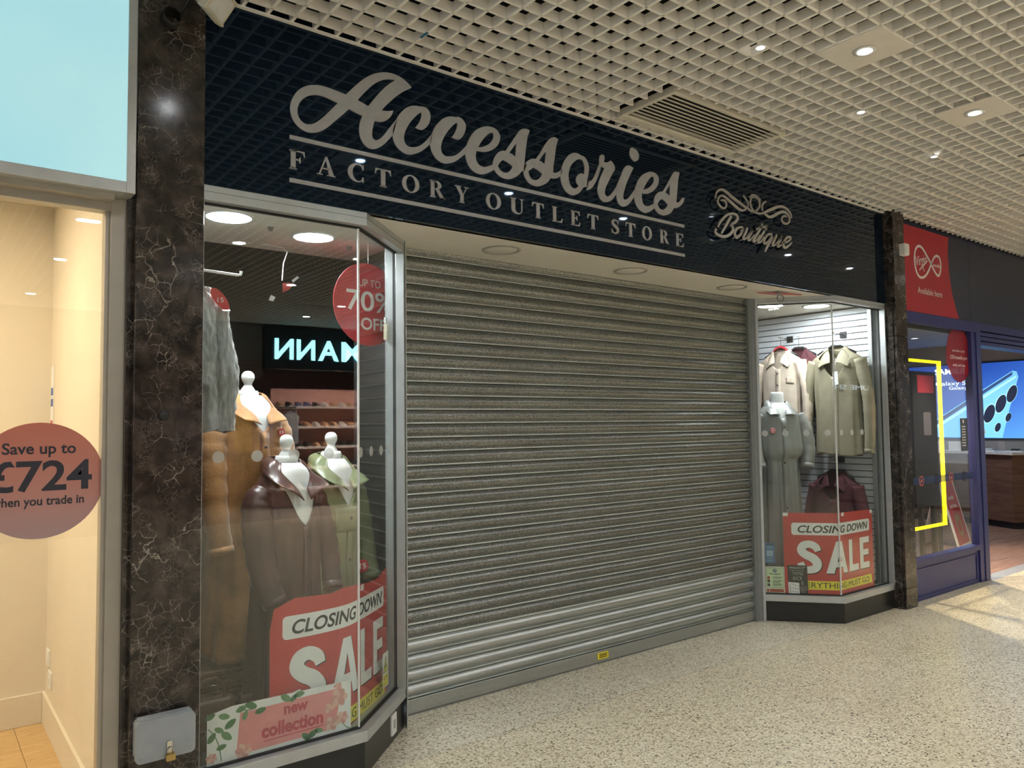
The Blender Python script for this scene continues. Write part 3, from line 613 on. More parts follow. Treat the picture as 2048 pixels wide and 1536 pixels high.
def serif_glyph(ch):
    """list of (outline, holes)"""
    S = lambda ps: [(p, []) for p in ps]
    if ch == 'F': return S(stem(0.1,0.34)+[ARM_T, ARM_M])
    if ch == 'E': return S(stem(0.1,0.34)+[ARM_T, ARM_M, ARM_B])
    if ch == 'L': return S(stem(0.1,0.34)+[ARM_B])
    if ch == 'T': return S(stem(0.33,0.57,top=False)+[[(0.0,0.70),(0.03,0.70),(0.09,0.87),(0.2,0.94),(0.7,0.94),(0.81,0.87),(0.87,0.70),(0.90,0.70),(0.88,1.0),(0.02,1.0)]])
    if ch == 'O': return [(ell(0.5,0.5,0.5,0.515,40), [ell(0.5,0.5,0.27,0.455,40)])]
    if ch == 'C':
        body = arc(0.5,0.5,0.5,0.515,48,312,34)+arc(0.56,0.5,0.31,0.45,-58,-302,34)
        return [(body, []), ([(0.80,0.70),(0.85,0.70),(0.86,1.0),(0.82,1.0),(0.74,0.86)], []), ([(0.80,0.30),(0.85,0.30),(0.86,0.0),(0.82,0.0),(0.74,0.14)], [])]
    if ch == 'A': return S([[(0.09,0.03),(0.17,0.03),(0.50,0.88),(0.47,1.0),(0.45,1.0)], [(0.45,1.0),(0.55,1.0),(0.93,0.03),(0.66,0.03)], [(0.22,0.33),(0.72,0.33),(0.72,0.385),(0.24,0.385)], [(-0.02,0),(0.30,0),(0.30,0.035),(-0.02,0.035)], [(0.54,0),(1.02,0),(1.02,0.035),(0.54,0.035)]])
    if ch == 'R':
        bowl = [(0.3,1.0)]+arc(0.44,0.745,0.36,0.255,90,-90,16)+[(0.3,0.49)]
        hole = [(0.33,0.945)]+arc(0.40,0.745,0.17,0.20,90,-90,14)+[(0.33,0.545)]
        return S(stem(0.1,0.34))+[(bowl, [hole])]+S([[(0.42,0.50),(0.62,0.52),(0.98,0.0),(0.74,0.0)], [(0.74,0),(1.04,0),(1.04,0.035),(0.80,0.05)]])
    if ch == 'Y': return S(stem(0.38,0.62,0,0.5,top=False)+[[(0.04,0.97),(0.33,0.97),(0.62,0.46),(0.38,0.46)], [(0.54,0.44),(0.62,0.50),(0.90,0.97),(0.83,0.97)], [(-0.04,0.96),(0.44,0.96),(0.44,1.0),(-0.04,1.0)], [(0.68,0.96),(1.03,0.96),(1.03,1.0),(0.68,1.0)]])
    if ch == 'U':
        bowl = [(0.12,0.30)]+arc(0.49,0.30,0.37,0.315,180,360,20)+[(0.86,0.30),(0.795,0.30)]+arc(0.58,0.30,0.215,0.235,360,180,18)
        return S(stem(0.12,0.36,0.28,1.0,bot=False)+stem(0.795,0.86,0.28,1.0,bot=False,sf=0.1))+[(bowl, [])]
    if ch == 'S':
        L, R = ribbon([(0.74,0.72,0.02),(0.68,0.88,0.035),(0.50,0.965,0.045),(0.28,0.92,0.075),(0.19,0.76,0.10),(0.32,0.60,0.115),(0.56,0.47,0.12),(0.70,0.30,0.115),(0.64,0.12,0.09),(0.44,0.035,0.05),(0.24,0.09,0.035),(0.12,0.30,0.02)], seg=4)
        pol = [tuple(p) for p in L]+[tuple(p) for p in reversed(R)]
        return [(pol, [])]+S([[(0.73,0.69),(0.77,0.69),(0.77,1.0),(0.73,1.0)], [(0.09,0.31),(0.13,0.31),(0.13,0.0),(0.09,0.0)]])
def glyph_mesh(ch):
    V = []; F = []
    for outer, holes in serif_glyph(ch):
        v, f = fill([outer]+holes, 0.5, False)
        n = len(V); V += v; F += [tuple(i+n for i in q) for q in f]
    return V, F
def build_fascia():
    t = thing('shop_sign', (3.7,YF,ZS), 'long glossy black fascia board lettered in silver above the closed shutter', 'shop sign')
    obj('board', MB().box(0.905,6.56,YF,YF+0.05,ZS,ZC+0.05), M_BLACK, t)
    for cs in SCRIPT_LETTERS:
        v, f = fill(cs, 0.5, True)
        mb = MB().add([(p[0], p[1], 0.0 if p[2] < 0 else 0.006) for p in v], f).mapped(FASC)
        prop(obj('script_letter', mb, M_SILV, t), 'silver script letter')
    for z0, z1 in ((2.834,2.852),(2.643,2.661)):
        obj('rule', MB().box(1.283,3.928,YF-0.006,YF,z0,z1), M_SILV, t)
    zb, zt = 2.7035, 2.788
    for ch, xa, xb in SERIF_ROW:
        v, f = glyph_mesh(ch)
        a = min(p[0] for p in v); b = max(p[0] for p in v)
        kx = (xb-xa)/(b-a)
        mb = MB().add([(xa+(p[0]-a)*kx, zb+p[1]*(zt-zb), 0.0 if p[2] < 0 else 0.006) for p in v], f).mapped(FASC)
        obj('serif_letter', mb, M_SILV, t)
    b = thing('boutique_sign', (4.75,YF-0.03,2.85), 'cut steel boutique lettering with scroll flourish standing off the black board', 'sign')
    mb = MB()
    for st in FLOURISH: ribbon_mesh(mb, st, 0.004)
    obj('flourish', mb.mapped(lambda x,y,z: (x, 3.185+z, y)), M_CHAMP, b)
    for i, L in enumerate(BOUTIQUE):
        mb = MB()
        for st in L: ribbon_mesh(mb, st, 0.004)
        obj('steel_letter', mb.mapped(lambda x,y,z: (x, 3.185+z, y)), M_CHAMP, b)
        p = L[0][len(L[0])//2]
        obj('pin', MB().lathe([(0.004,0.0),(0.004,YF-3.187)], (p[0],3.188,p[1]), 8, 'y'), M_CHAMP, b)
build_fascia()
def build_soffit():
    polys = [[(0.905,3.27),(2.12,3.27),(2.12,4.22),(0.905,4.22)], [(1.60,3.245),(5.80,3.245),(5.80,3.27),(1.60,3.27)], [(2.12,3.27),(5.36,3.27),(5.36,3.80),(2.12,3.80)], [(5.36,3.27),(6.56,3.27),(6.56,4.60),(5.36,4.60)]]
    names = ['soffit_window', 'soffit_edge', 'soffit', 'soffit_window']
    for n, p in zip(names, polys):
        o = prop(obj(n, MB().prism(p, ZS, ZS+0.04), M_CREAM), kind='structure')
        if n == 'soffit':
            m = mat('ring_trim', (0.36,0.34,0.30), 0.5)
            for x in (2.615, 3.665, 4.730):
                obj('ring', MB().lathe([(0.092,0.001),(0.112,0.0),(0.111,-0.005),(0.094,-0.005),(0.092,0.0)], (x*1.008,3.475,ZS), 40, ring=True), m, o)
                obj('disc', MB().lathe([(0.001,0.0),(0.092,0.0),(0.090,-0.002),(0.001,-0.0025)], (x*1.008,3.475,ZS), 40), M_CREAM, o)
    t = thing('hanging_plate', (5.23,3.40,ZS-0.03), 'flat red plate with a grey ring fixed under the soffit', 'plate')
    m = mat('faded_red_plate', (0.42,0.12,0.10), 0.5)
    obj('plate', MB().prism([(5.06,3.46),(5.22,3.37),(5.42,3.31),(5.28,3.42)], ZS-0.022, ZS-0.012), m, t)
    obj('clip', MB().box(5.20,5.25,3.37,3.41,ZS-0.024,ZS), M_ALUD, t)
    ring = [(5.235+0.028*math.cos(a*math.pi/8)*0.6, 3.37+0.028*math.cos(a*math.pi/8)*0.0, ZS-0.05+0.028*math.sin(a*math.pi/8)) for a in range(17)]
    ring = [(5.235+0.024*math.cos(a*math.pi/8), 3.375-0.012*math.cos(a*math.pi/8), ZS-0.052+0.026*math.sin(a*math.pi/8)) for a in range(17)]
    obj('ring', MB().tube(ring, 0.005, 8), M_ALUD, t)
build_soffit()
# ---------------------------------------------------------------- roller shutter
def build_shutter():
    X0, X1, Y = 2.115, 5.335, 3.752
    t = thing('roller_shutter', (3.72,Y,0), 'closed galvanised steel roller shutter across the shop entrance', 'shutter')
    P = 0.0787; Z0 = 0.0865
    prof = [(0.0,0.014),(0.022,0.013),(0.028,-0.006),(0.06,-0.009),(0.10,-0.006),(0.12,0.0),(0.17,-0.002),(0.28,-0.012),(0.42,-0.0195),(0.57,-0.0225),(0.72,-0.0195),(0.86,-0.011),(0.95,0.0),(1.0,0.006)]
    def slat(z, m):
        v = [(X0, Y+y, z+q*P) for q, y in prof]+[(X1, Y+y, z+q*P) for q, y in prof]
        n = len(prof)
        return obj('slat', MB().add(v, [(i,i+1,n+i+1,n+i) for i in range(n-1)], True), m, t, fix=False)
    mp = shutter_mat('perforated_shutter_steel', True); ms = shutter_mat('plain_shutter_steel', False)
    a = b = None
    for k in range(32):
        z = Z0+P*k
        if k < 4:
            if a is None: a = slat(z, ms)
            else: shared('slat', a, ((X0+X1)/2, a.location.y+Y, z), t)
        else:
            if b is None: b = slat(z, mp)
            else: shared('slat', b, ((X0+X1)/2, b.location.y+Y, z), t)
    obj('bottom_rail', MB().box(X0+0.01,X1-0.01,Y-0.018,Y+0.02,0.012,Z0), ms, t, bevel=0.004)
    obj('rubber_seal', MB().box(X0+0.01,X1-0.01,Y-0.010,Y+0.012,0.0,0.012), M_ALUD, t)
    pl = plane((0,Y-0.018),(1,Y-0.018))
    lb = flat('warning_label', rrect(3.585,0.030,3.685,0.072,0.01), pl, M_YEL, t, 0.0, 0.002)
    for z in (0.040, 0.050, 0.059):
        obj('label_line', MB().box(3.60,3.67,Y-0.021,Y-0.019,z,z+0.0045), M_INK, lb)
    obj('guide_rail', MB().box(2.112,2.150,Y-0.045,Y+0.04,0,2.60), M_ALU, t)
    obj('guide_rail', MB().box(5.305,5.345,Y-0.035,Y+0.04,0,2.60), M_ALUD, t)
    obj('back_sheet', MB().box(X0,X1,Y+0.03,Y+0.05,0,2.9), M_DARK, t)  # thin black sheet behind the slats, floor to head
build_shutter()
# ---------------------------------------------------------------- shop windows
def offset_path(path, d):
    """shift an open plan polyline into the shop by d (left of travel), mitred"""
    out = []
    n = len(path)
    P = [Vector(p) for p in path]
    for i in range(n):
        if i == 0: a = b = (P[1]-P[0]).normalized()
        elif i == n-1: a = b = (P[-1]-P[-2]).normalized()
        else: a = (P[i]-P[i-1]).normalized(); b = (P[i+1]-P[i]).normalized()
        na = Vector((-a.y, a.x)); nb = Vector((-b.y, b.x))
        m = (na+nb).normalized()
        out.append(P[i]+m*(d/max(0.3, m.dot(na))))
    return out
def band(path, d0, d1, z0, z1):
    """one mitred band per straight run"""
    A = offset_path(path, d0); B = offset_path(path, d1)
    return [MB().prism([tuple(A[i]), tuple(A[i+1]), tuple(B[i+1]), tuple(B[i])], z0, z1) for i in range(len(path)-1)]
def along(path, i, s0, s1, d0, d1, z0, z1):
    p = Vector(path[i]); q = Vector(path[i+1]); d = (q-p).normalized(); nn = Vector((-d.y, d.x))
    return MB().prism([tuple(p+d*s0+nn*d0), tuple(p+d*s1+nn*d0), tuple(p+d*s1+nn*d1), tuple(p+d*s0+nn*d1)], z0, z1)
PATH_L = [(0.912,3.22),(1.658,3.22),(2.080,3.605)]
PATH_R = [(5.372,3.688),(5.757,3.222),(6.552,3.222)]
M_DOT = glass_mat('frosted_dot_film', (0.62,0.63,0.62), 0.05, 0.3)
M_SEAL = mat('clear_silicone', (0.75,0.76,0.74), 0.25, var=0.0)
def frosted(name):
    m = bpy.data.materials.new(name); m.use_nodes = True
    nt = m.node_tree; b = nt.nodes['Principled BSDF']
    b.inputs['Base Color'].default_value = (0.62,0.62,0.60,1); b.inputs['Roughness'].default_value = 0.6; b.inputs['Alpha'].default_value = 0.42
    n = nt.nodes.new('ShaderNodeTexNoise'); n.inputs['Scale'].default_value = 40
    r = nt.nodes.new('ShaderNodeValToRGB'); r.color_ramp.elements[0].color = (0.58,0.58,0.56,1); r.color_ramp.elements[1].color = (0.66,0.66,0.64,1)
    nt.links.new(n.outputs['Fac'], r.inputs['Fac']); nt.links.new(r.outputs['Color'], b.inputs['Base Color'])
    return m
M_FROST = frosted('frosted_vinyl')
def window(name, path, left):
    RB = 2.506 if left else 2.522      # underside of the top rail
    w = thing(name, (path[1][0], path[1][1], 0), kind='structure')
    for mb in band(path, 0.0, 0.058, RB, ZS): obj('top_rail', mb, M_ALU, w, bevel=0.0015)
    for mb in band(path, -0.0006, 0.003, 2.540, 2.5415): obj('rail_groove', mb, M_GASK, w)
    for mb in band(path, 0.0, 0.10, 0.157, 0.205): obj('sill', mb, M_ALU, w, bevel=0.0015)
    for mb in band(path, 0.040, 0.060, RB-0.007, RB+0.002): obj('gasket', mb, M_GASK, w)
    for mb in band(path, 0.040, 0.062, 0.203, 0.212): obj('gasket', mb, M_GASK, w)
    L0 = (Vector(path[1])-Vector(path[0])).length; L1 = (Vector(path[2])-Vector(path[1])).length
    panes = []
    for mb in band(path, 0.047, 0.055, 0.207, RB-0.001):
        p = obj('pane', mb, M_GLASS, w, fix=True); panes.append(p)
    g = offset_path(path, 0.051)[1]
    obj('corner_seal', MB().box(g.x-0.0035,g.x+0.0035,g.y-0.006,g.y+0.004,0.207,2.503), M_SEAL, w)
    gp = offset_path(path, 0.046)
    if left:
        pa, pb = plane(gp[0], gp[1]), plane(gp[1], gp[2])
        dots = [(0, s) for s in (0.092,0.253,0.416,0.579)]+[(1, s) for s in (0.020,0.158,0.300,0.445)]
        z = 1.452
        obj('mullion', along(path,1,L1-0.016,L1,0.0,0.046,0.157,2.56), M_ALU, w, bevel=0.001)
        obj('mullion', along(path,1,L1-0.016,L1,0.062,0.105,0.157,2.56), M_ALU, w, bevel=0.001)
        obj('gasket', along(path,1,L1-0.012,L1,0.046,0.062,0.157,2.56), M_GASK, w)
        obj('cover_strip', MB().prism([(2.080,3.600),(2.092,3.612),(2.150,3.745),(2.120,3.745)], 0.0, ZS), M_ALU, w)
        obj('mullion', along(path,0,-0.002,0.014,0.0,0.07,0.0,2.506), M_ALU, w)
    else:
        pa, pb = plane(gp[0], gp[1]), plane(gp[1], gp[2])
        dots = [(0, s) for s in (0.045,0.203,0.361,0.520)]+[(1, s) for s in (0.08,0.24,0.40)]
        z = 1.480
        obj('mullion', along(path,0,-0.118,-0.006,0.0,0.06,0.0,ZS), M_ALUD, w, bevel=0.0015)
        obj('cover_strip', along(path,0,-0.008,0.012,-0.006,0.06,0.0,ZS), M_ALU, w)
        obj('mullion', along(path,1,L1-0.018,L1-0.003,0.0,0.046,0.157,2.56), M_ALU, w, bevel=0.001)
        obj('mullion', along(path,1,L1-0.018,L1-0.003,0.062,0.105,0.157,2.56), M_ALU, w, bevel=0.001)
        obj('gasket', along(path,1,L1-0.014,L1-0.003,0.046,0.062,0.157,2.56), M_GASK, w)
    for i, s in dots:
        fn = (pa, pb)[i]
        flat('dot', ell(s, z, 0.0245, 0.0245), fn, M_FROST, panes[i], 0.0002, 0.0009)
    k = thing('stall_riser' , (path[1][0],path[1][1],0), kind='structure')
    for mb in band(path, 0.016, 0.045, 0.0, 0.157): obj('panel', mb, M_KICK, k)
    return w, pa, pb, L0, L1
WL, LFRONT, LANG, _, _ = window('window_1', PATH_L, True)
WR, RANG, RFRONT, _, _ = window('window_2', PATH_R, False)
# display floors and inner walls of the two bays
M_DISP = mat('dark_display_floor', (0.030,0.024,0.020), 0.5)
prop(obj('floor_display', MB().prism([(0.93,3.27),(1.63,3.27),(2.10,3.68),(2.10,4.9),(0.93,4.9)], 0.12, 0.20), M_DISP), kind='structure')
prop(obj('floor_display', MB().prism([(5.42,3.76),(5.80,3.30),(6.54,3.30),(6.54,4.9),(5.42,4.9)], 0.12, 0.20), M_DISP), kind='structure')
M_DWALL = mat('unlit_shop_wall', (0.020,0.017,0.015), 0.8)  # near-black wall, floor and ceiling colours stand in for the unlit shop
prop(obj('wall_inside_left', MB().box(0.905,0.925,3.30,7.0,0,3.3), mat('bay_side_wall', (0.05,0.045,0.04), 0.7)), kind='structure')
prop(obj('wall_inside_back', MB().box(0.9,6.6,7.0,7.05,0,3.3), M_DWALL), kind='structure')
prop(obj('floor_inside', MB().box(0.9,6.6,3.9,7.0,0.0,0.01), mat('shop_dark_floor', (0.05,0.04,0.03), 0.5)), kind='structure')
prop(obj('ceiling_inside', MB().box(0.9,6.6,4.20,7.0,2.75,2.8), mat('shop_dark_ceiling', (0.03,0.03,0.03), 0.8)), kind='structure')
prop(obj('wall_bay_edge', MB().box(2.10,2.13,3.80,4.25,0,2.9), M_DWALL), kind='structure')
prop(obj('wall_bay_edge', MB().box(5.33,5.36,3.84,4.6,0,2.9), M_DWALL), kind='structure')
def slatwall():
    x = 6.50
    w = prop(obj('wall_inside_right', MB().box(x+0.012,x+0.04,3.30,4.75,0.0,2.57), mat('slatwall_groove', (0.10,0.10,0.11), 0.7)), kind='structure')
    m = mat('white_slatwall', (0.66,0.67,0.70), 0.45, var=0.015)
    src = None
    p = 0.0545
    for k in range(43):
        z = 0.215+p*k
        mb = MB().box(x,x+0.013,3.345,4.70,z+0.0042,z+p-0.0042)
        if src is None: src = obj('slat', mb, m, w, bevel=0.0012)
        else: shared('slat', src, (x+0.0065, (3.345+4.70)/2, z+0.0042), w)
    obj('edge_strip', MB().box(x-0.012,x+0.004,3.318,3.350,0.20,2.565), M_ALU, w)
slatwall()
def bay_light(x, y, label, group, w=BAY_W):
    t = thing('window_light', (x,y,ZS), label, 'ceiling light', group)
    obj('rim', MB().lathe([(0.100,0.002),(0.118,0.0),(0.116,-0.006),(0.102,-0.007)], (x,y,ZS), 40, ring=True), M_WHITE, t)
    obj('diffuser', MB().lathe([(0.001,0.0),(0.101,0.0),(0.099,-0.006),(0.001,-0.0065)], (x,y,ZS), 40), M_LAMP, t)
    disc_light('lamp_light', (x,y,ZS-0.02), w, t)
bay_light(1.163*1.0, 3.655, 'round white window light beside the dark marble pillar', 'round lights in the display windows')
bay_light(1.645, 3.795, 'round white window light above the 70 percent disc', 'round lights in the display windows')
bay_light(5.80, 3.84, 'round white window light next to the shutter post', 'round lights in the display windows', 7.5)
bay_light(6.15, 3.62, 'round white window light above the olive shirt', 'round lights in the display windows', 5.5)
# ---------------------------------------------------------------- marble pillars
def pillars():
    p = thing('pillar_left', (0.78,3.14,0), kind='structure')
    obj('marble_slab', MB().box(0.655,0.902,3.14,3.50,0,ZC+0.05), M_MARB, p, bevel=0.002)
    p = thing('pillar_right', (6.66,3.14,0), kind='structure')
    for z0, z1 in ((0.0,0.17),(0.172,2.284),(2.288,ZC+0.02)):
        obj('marble_slab', MB().box(6.566,6.762,3.14,3.164,z0,z1), M_MARB, p, bevel=0.002)
        obj('marble_slab', MB().box(6.556,6.58,3.1655,3.55,z0,z1), M_MARB, p, bevel=0.002)
    obj('core', MB().box(6.575,6.768,3.166,3.60,0,ZC+0.02), M_GASK, p)
pillars()
def pillar_things():
    t = thing('lock_box', (0.765,3.10,0.365), 'grey metal lock box with small padlock low on the marble pillar', 'lock box')
    m = mat('grey_box_paint', (0.30,0.33,0.36), 0.35, var=0.04)
    pl = plane((0,3.14),(1,3.14))
    def slab(name, x0, x1, z0, z1, r, d0, d1, mm, par):
        v, f = fill([rrect(x0,z0,x1,z1,r,6)], 0.5, False)
        return obj(name, MB().add([(p[0],p[1], d0 if p[2] < 0 else d1) for p in v], f).mapped(pl), mm, par, bevel=0.003)
    slab('body', 0.668,0.866,0.372,0.512,0.016, 0.0,0.045, m, t)
    slab('lid', 0.664,0.870,0.368,0.516,0.018, 0.046,0.066, m, t)
    slab('hinge', 0.675,0.860,0.505,0.522,0.006, 0.02,0.06, m, t)
    slab('hasp', 0.768,0.786,0.385,0.430,0.004, 0.066,0.074, M_CHROME, t)
    for sx in (0.682,0.852): obj('screw', MB().lathe([(0.004,0.0),(0.004,-0.003),(0.001,-0.004)], (sx,3.14-0.066,0.385), 10, 'y'), M_CHROME, t)
    k = thing('padlock', (0.778,3.05,0.36), 'small brass padlock hanging on the grey lock box', 'padlock')
    slab('body', 0.763,0.795,0.362,0.385,0.003, 0.070,0.086, mat('brass', (0.50,0.36,0.14), 0.3, 0.9), k)
    obj('shackle', MB().tube([(0.770,3.062,0.384),(0.770,3.062,0.400),(0.774,3.062,0.407),(0.784,3.062,0.407),(0.788,3.062,0.400),(0.788,3.062,0.384)], 0.0025, 8), M_CHROME, k)
    t = thing('door_stop', (0.760,3.13,1.604), 'small black rubber button on the dark marble pillar', 'door stop')
    obj('button', MB().lathe([(0.019,0.0),(0.019,-0.010),(0.014,-0.015),(0.001,-0.016)], (0.760,3.14,1.622), 20, 'y'), M_GASK, t)
    obj('screw', MB().lathe([(0.004,0.0),(0.003,-0.002)], (0.760,3.124,1.622), 8, 'y'), M_CHROME, t)
    t = thing('alarm_sensor', (6.70,3.10,2.99), 'small white box sensor on the brown marble pillar', 'sensor')
    slab('body', 6.668,6.748,2.985,3.085,0.006, 0.0,0.045, M_WHITE, t)
    slab('cover', 6.674,6.742,2.992,3.078,0.006, 0.045,0.052, M_WHITE, t)
    # flood light under the ceiling on the dark pillar
    t = thing('flood_light', (0.90,3.05,3.18), 'cream floodlight tilted down on the top of the marble pillar', 'floodlight')
    mc = mat('cream_floodlight', (0.52,0.48,0.38), 0.45)
    c = Vector((0.905,2.99,3.215)); fw = Vector((0.62,-0.55,-0.56)).normalized(); rt = Vector((0.66,0.75,0)).normalized(); up = rt.cross(fw).normalized()
    def ob(name, a0,a1,b0,b1,d0,d1, mm, bev=0.004):
        mb = MB().box(a0,a1,b0,b1,d0,d1).mapped(lambda x,y,z: c+rt*x+up*y+fw*z)
        return obj(name, mb, mm, t, bevel=bev)
    ob('housing', -0.075,0.075,-0.058,0.058,-0.02,0.015, mc)
    ob('bezel', -0.072,0.072,-0.055,-0.046,0.015,0.021, mc, 0.001)
    ob('bezel', -0.072,0.072,0.046,0.055,0.015,0.021, mc, 0.001)
    ob('lens', -0.060,0.060,-0.045,0.045,0.013,0.017, mat('floodlight_lens', (0.62,0.62,0.60), 0.25))
    for i in range(6): ob('fin', -0.07+0.026*i,-0.064+0.026*i,-0.05,0.05,-0.045,-0.02, mc, 0.0)
    obj('bracket', MB().tube([c-rt*0.085, c-rt*0.085-fw*0.05, Vector((0.80,3.13,3.19)), Vector((0.78,3.14,3.19))], 0.006, 8), M_GASK, t)
    obj('junction_box', MB().lathe([(0.035,0.0),(0.035,-0.04),(0.03,-0.045)], (0.765,3.14,3.17), 20, 'y'), M_GASK, t)
    # socket on the angled kick panel
    kp = plane(offset_path(PATH_L, 0.016)[1], offset_path(PATH_L, 0.016)[2])
    t = thing('wall_socket', kp(0.39,0.03), 'white socket plate on the black riser below the display window', 'socket')
    flat('plate', rrect(0.355,0.035,0.428,0.135,0.006), kp, M_WHITE, t, 0.0, 0.008)
    flat('rocker', rrect(0.380,0.065,0.402,0.108,0.004), kp, mat('grey_rocker', (0.35,0.35,0.34), 0.4), t, 0.008, 0.011)
pillar_things()
# ---------------------------------------------------------------- printed matter in the windows
def curve_map(pts):
    P = [Vector(p) for p in pts]; out = []
    n = len(P)
    for i in range(n-1):
        p0 = P[max(i-1,0)]; p1 = P[i]; p2 = P[i+1]; p3 = P[min(i+2,n-1)]
        for k in range(10):
            t = k/10
            out.append(0.5*((2*p1)+(p2-p0)*t+(2*p0-5*p1+4*p2-p3)*t*t+(3*p1-p0-3*p2+p3)*t*t*t))
    out.append(P[-1])
    cum = [0.0]
    for i in range(1, len(out)): cum.append(cum[-1]+(out[i]-out[i-1]).length)
    def fn(s, t, d=0.0):
        s = max(0.0, min(cum[-1]-1e-6, s)); i = 0
        while cum[i+1] < s: i += 1
        k = (s-cum[i])/max(1e-9, cum[i+1]-cum[i])
        p = out[i].lerp(out[i+1], k)
        a = (out[min(i+1,len(out)-1)]-out[max(i-1,0)]).normalized(); b = (out[min(i+2,len(out)-1)]-out[i]).normalized()
        d2 = a.lerp(b, k).normalized()
        return Vector((p.x+d2.y*d, p.y-d2.x*d, t))
    return fn, cum[-1]
def block(ch, fn, o, w, h, m, t, d, cuts):
    """heavy poster capital"""
    G = {'L': [[(0,0),(0,1),(.36,1),(.36,.2),(1,.2),(1,0)]],
         'E': [[(0,0),(0,1),(1,1),(1,.81),(.37,.81),(.37,.6),(.93,.6),(.93,.42),(.37,.42),(.37,.19),(1,.19),(1,0)]],
         'A': [[(0,0),(.36,1),(.64,1),(1,0),(.73,0),(.66,.2),(.34,.2),(.27,0)],[(.39,.37),(.61,.37),(.5,.74)]]}
    if ch == 'S':
        L, R = ribbon([(x*w, y*h, q*h*1.12) for x, y, q in ((.84,.69,.085),(.76,.82,.10),(.52,.905,.10),(.27,.85,.11),(.20,.70,.115),(.36,.575,.115),(.64,.465,.12),(.80,.31,.12),(.74,.16,.11),(.48,.095,.10),(.24,.15,.105),(.15,.32,.085))], seg=5)
        cs = [[(o[0]+p.x, o[1]+p.y) for p in L]+[(o[0]+p.x, o[1]+p.y) for p in reversed(R)]]
    else: cs = [[(o[0]+x*w, o[1]+y*h) for x, y in c] for c in G[ch]]
    return flat('big_letter', cs[0], fn, m, t, d, d+0.0006, holes=cs[1:], cuts=cuts)
def sale_poster(label, fn, s0, s1, z0, z1, cuts, torn=False, group='closing down posters'):
    w, h = s1-s0, z1-z0
    t = thing('sale_poster', fn((s0+s1)/2, z0), label, 'poster', group)
    F = lambda x, y: (s0+x*w, z0+y*h)
    if torn:
        out = [F(0,0),F(1,0),F(1,1.0),F(0.93,0.985),F(0.86,0.955),F(0.78,0.952),F(0.66,0.965),F(0.55,0.985),F(0.42,0.995),F(0.34,0.975),F(0.13,0.985),F(0.02,0.93),F(0.0,0.80)]
    else: out = [F(0,0),F(1,0),F(1,0.985),F(0.5,1.0),F(0,0.995)]
    flat('sheet', out, fn, M_RED, t, 0.0, 0.0006, cuts=cuts)
    d = 0.0008
    flat('white_strip', rrect(*F(0.065,0.725),*F(0.945,0.875),0.02), fn, M_PAPER, t, d, d+0.0006, cuts=cuts)
    words('headline', 'CLOSING DOWN', fn, F(0.115,0)[0], F(0,0.757)[1], 0.085*h, M_INK, t, width=0.80*w, d0=d+0.0008, d1=d+0.0014, bold=0.022, shear=0.22, cuts=cuts)
    x = 0.10
    for ch, cw in (('S',0.205),('A',0.235),('L',0.15),('E',0.155)):
        block(ch, fn, F(x+0.007,0.250), cw*w, 0.395*h, M_INK, t, d, cuts)
        block(ch, fn, F(x,0.262), cw*w, 0.39*h, M_PAPER, t, d+0.0007, cuts)
        x += cw+0.028
    flat('yellow_strip', [F(0.05,0.06),F(0.965,0.06),F(0.955,0.17),F(0.045,0.165)], fn, M_YEL, t, d, d+0.0006, cuts=cuts)
    words('footer', 'EVERYTHING MUST GO', fn, F(0.085,0)[0], F(0,0.082)[1], 0.066*h, M_INK, t, width=0.83*w, d0=d+0.0008, d1=d+0.0013, cuts=cuts)
    for x, y in (((0.60,0.955),) if torn else ((0.0,0.985),(0.49,0.985),(0.96,0.97))):
        flat('tape', [F(x,y-0.03),F(x+0.04,y-0.03),F(x+0.04,y+0.012),F(x,y+0.012)], fn, M_PAPER, t, d+0.0005, d+0.0011)
    return t
lfn, lL = curve_map([(1.232,3.300),(1.44,3.303),(1.60,3.335),(1.72,3.415),(1.86,3.53),(1.985,3.640)])
sale_poster('torn red closing down sale poster bent across the corner by the new collection banner', lfn, 0.004, lL-0.004, 0.165, 0.835, [0.03*k for k in range(1,29)], torn=True)
gi = offset_path(PATH_R, 0.060)
ra_, rb_ = plane(gi[0], gi[1]), plane(gi[1], gi[2])
KINK = (gi[1]-gi[0]).length
rfn = lambda s, t, d=0.0: ra_(s,t,d) if s <= KINK else rb_(s-KINK,t,d)
sale_poster('red closing down sale poster folded round the window corner beside the fire notice', rfn, 0.165, KINK+0.53, 0.207, 0.848, [KINK])
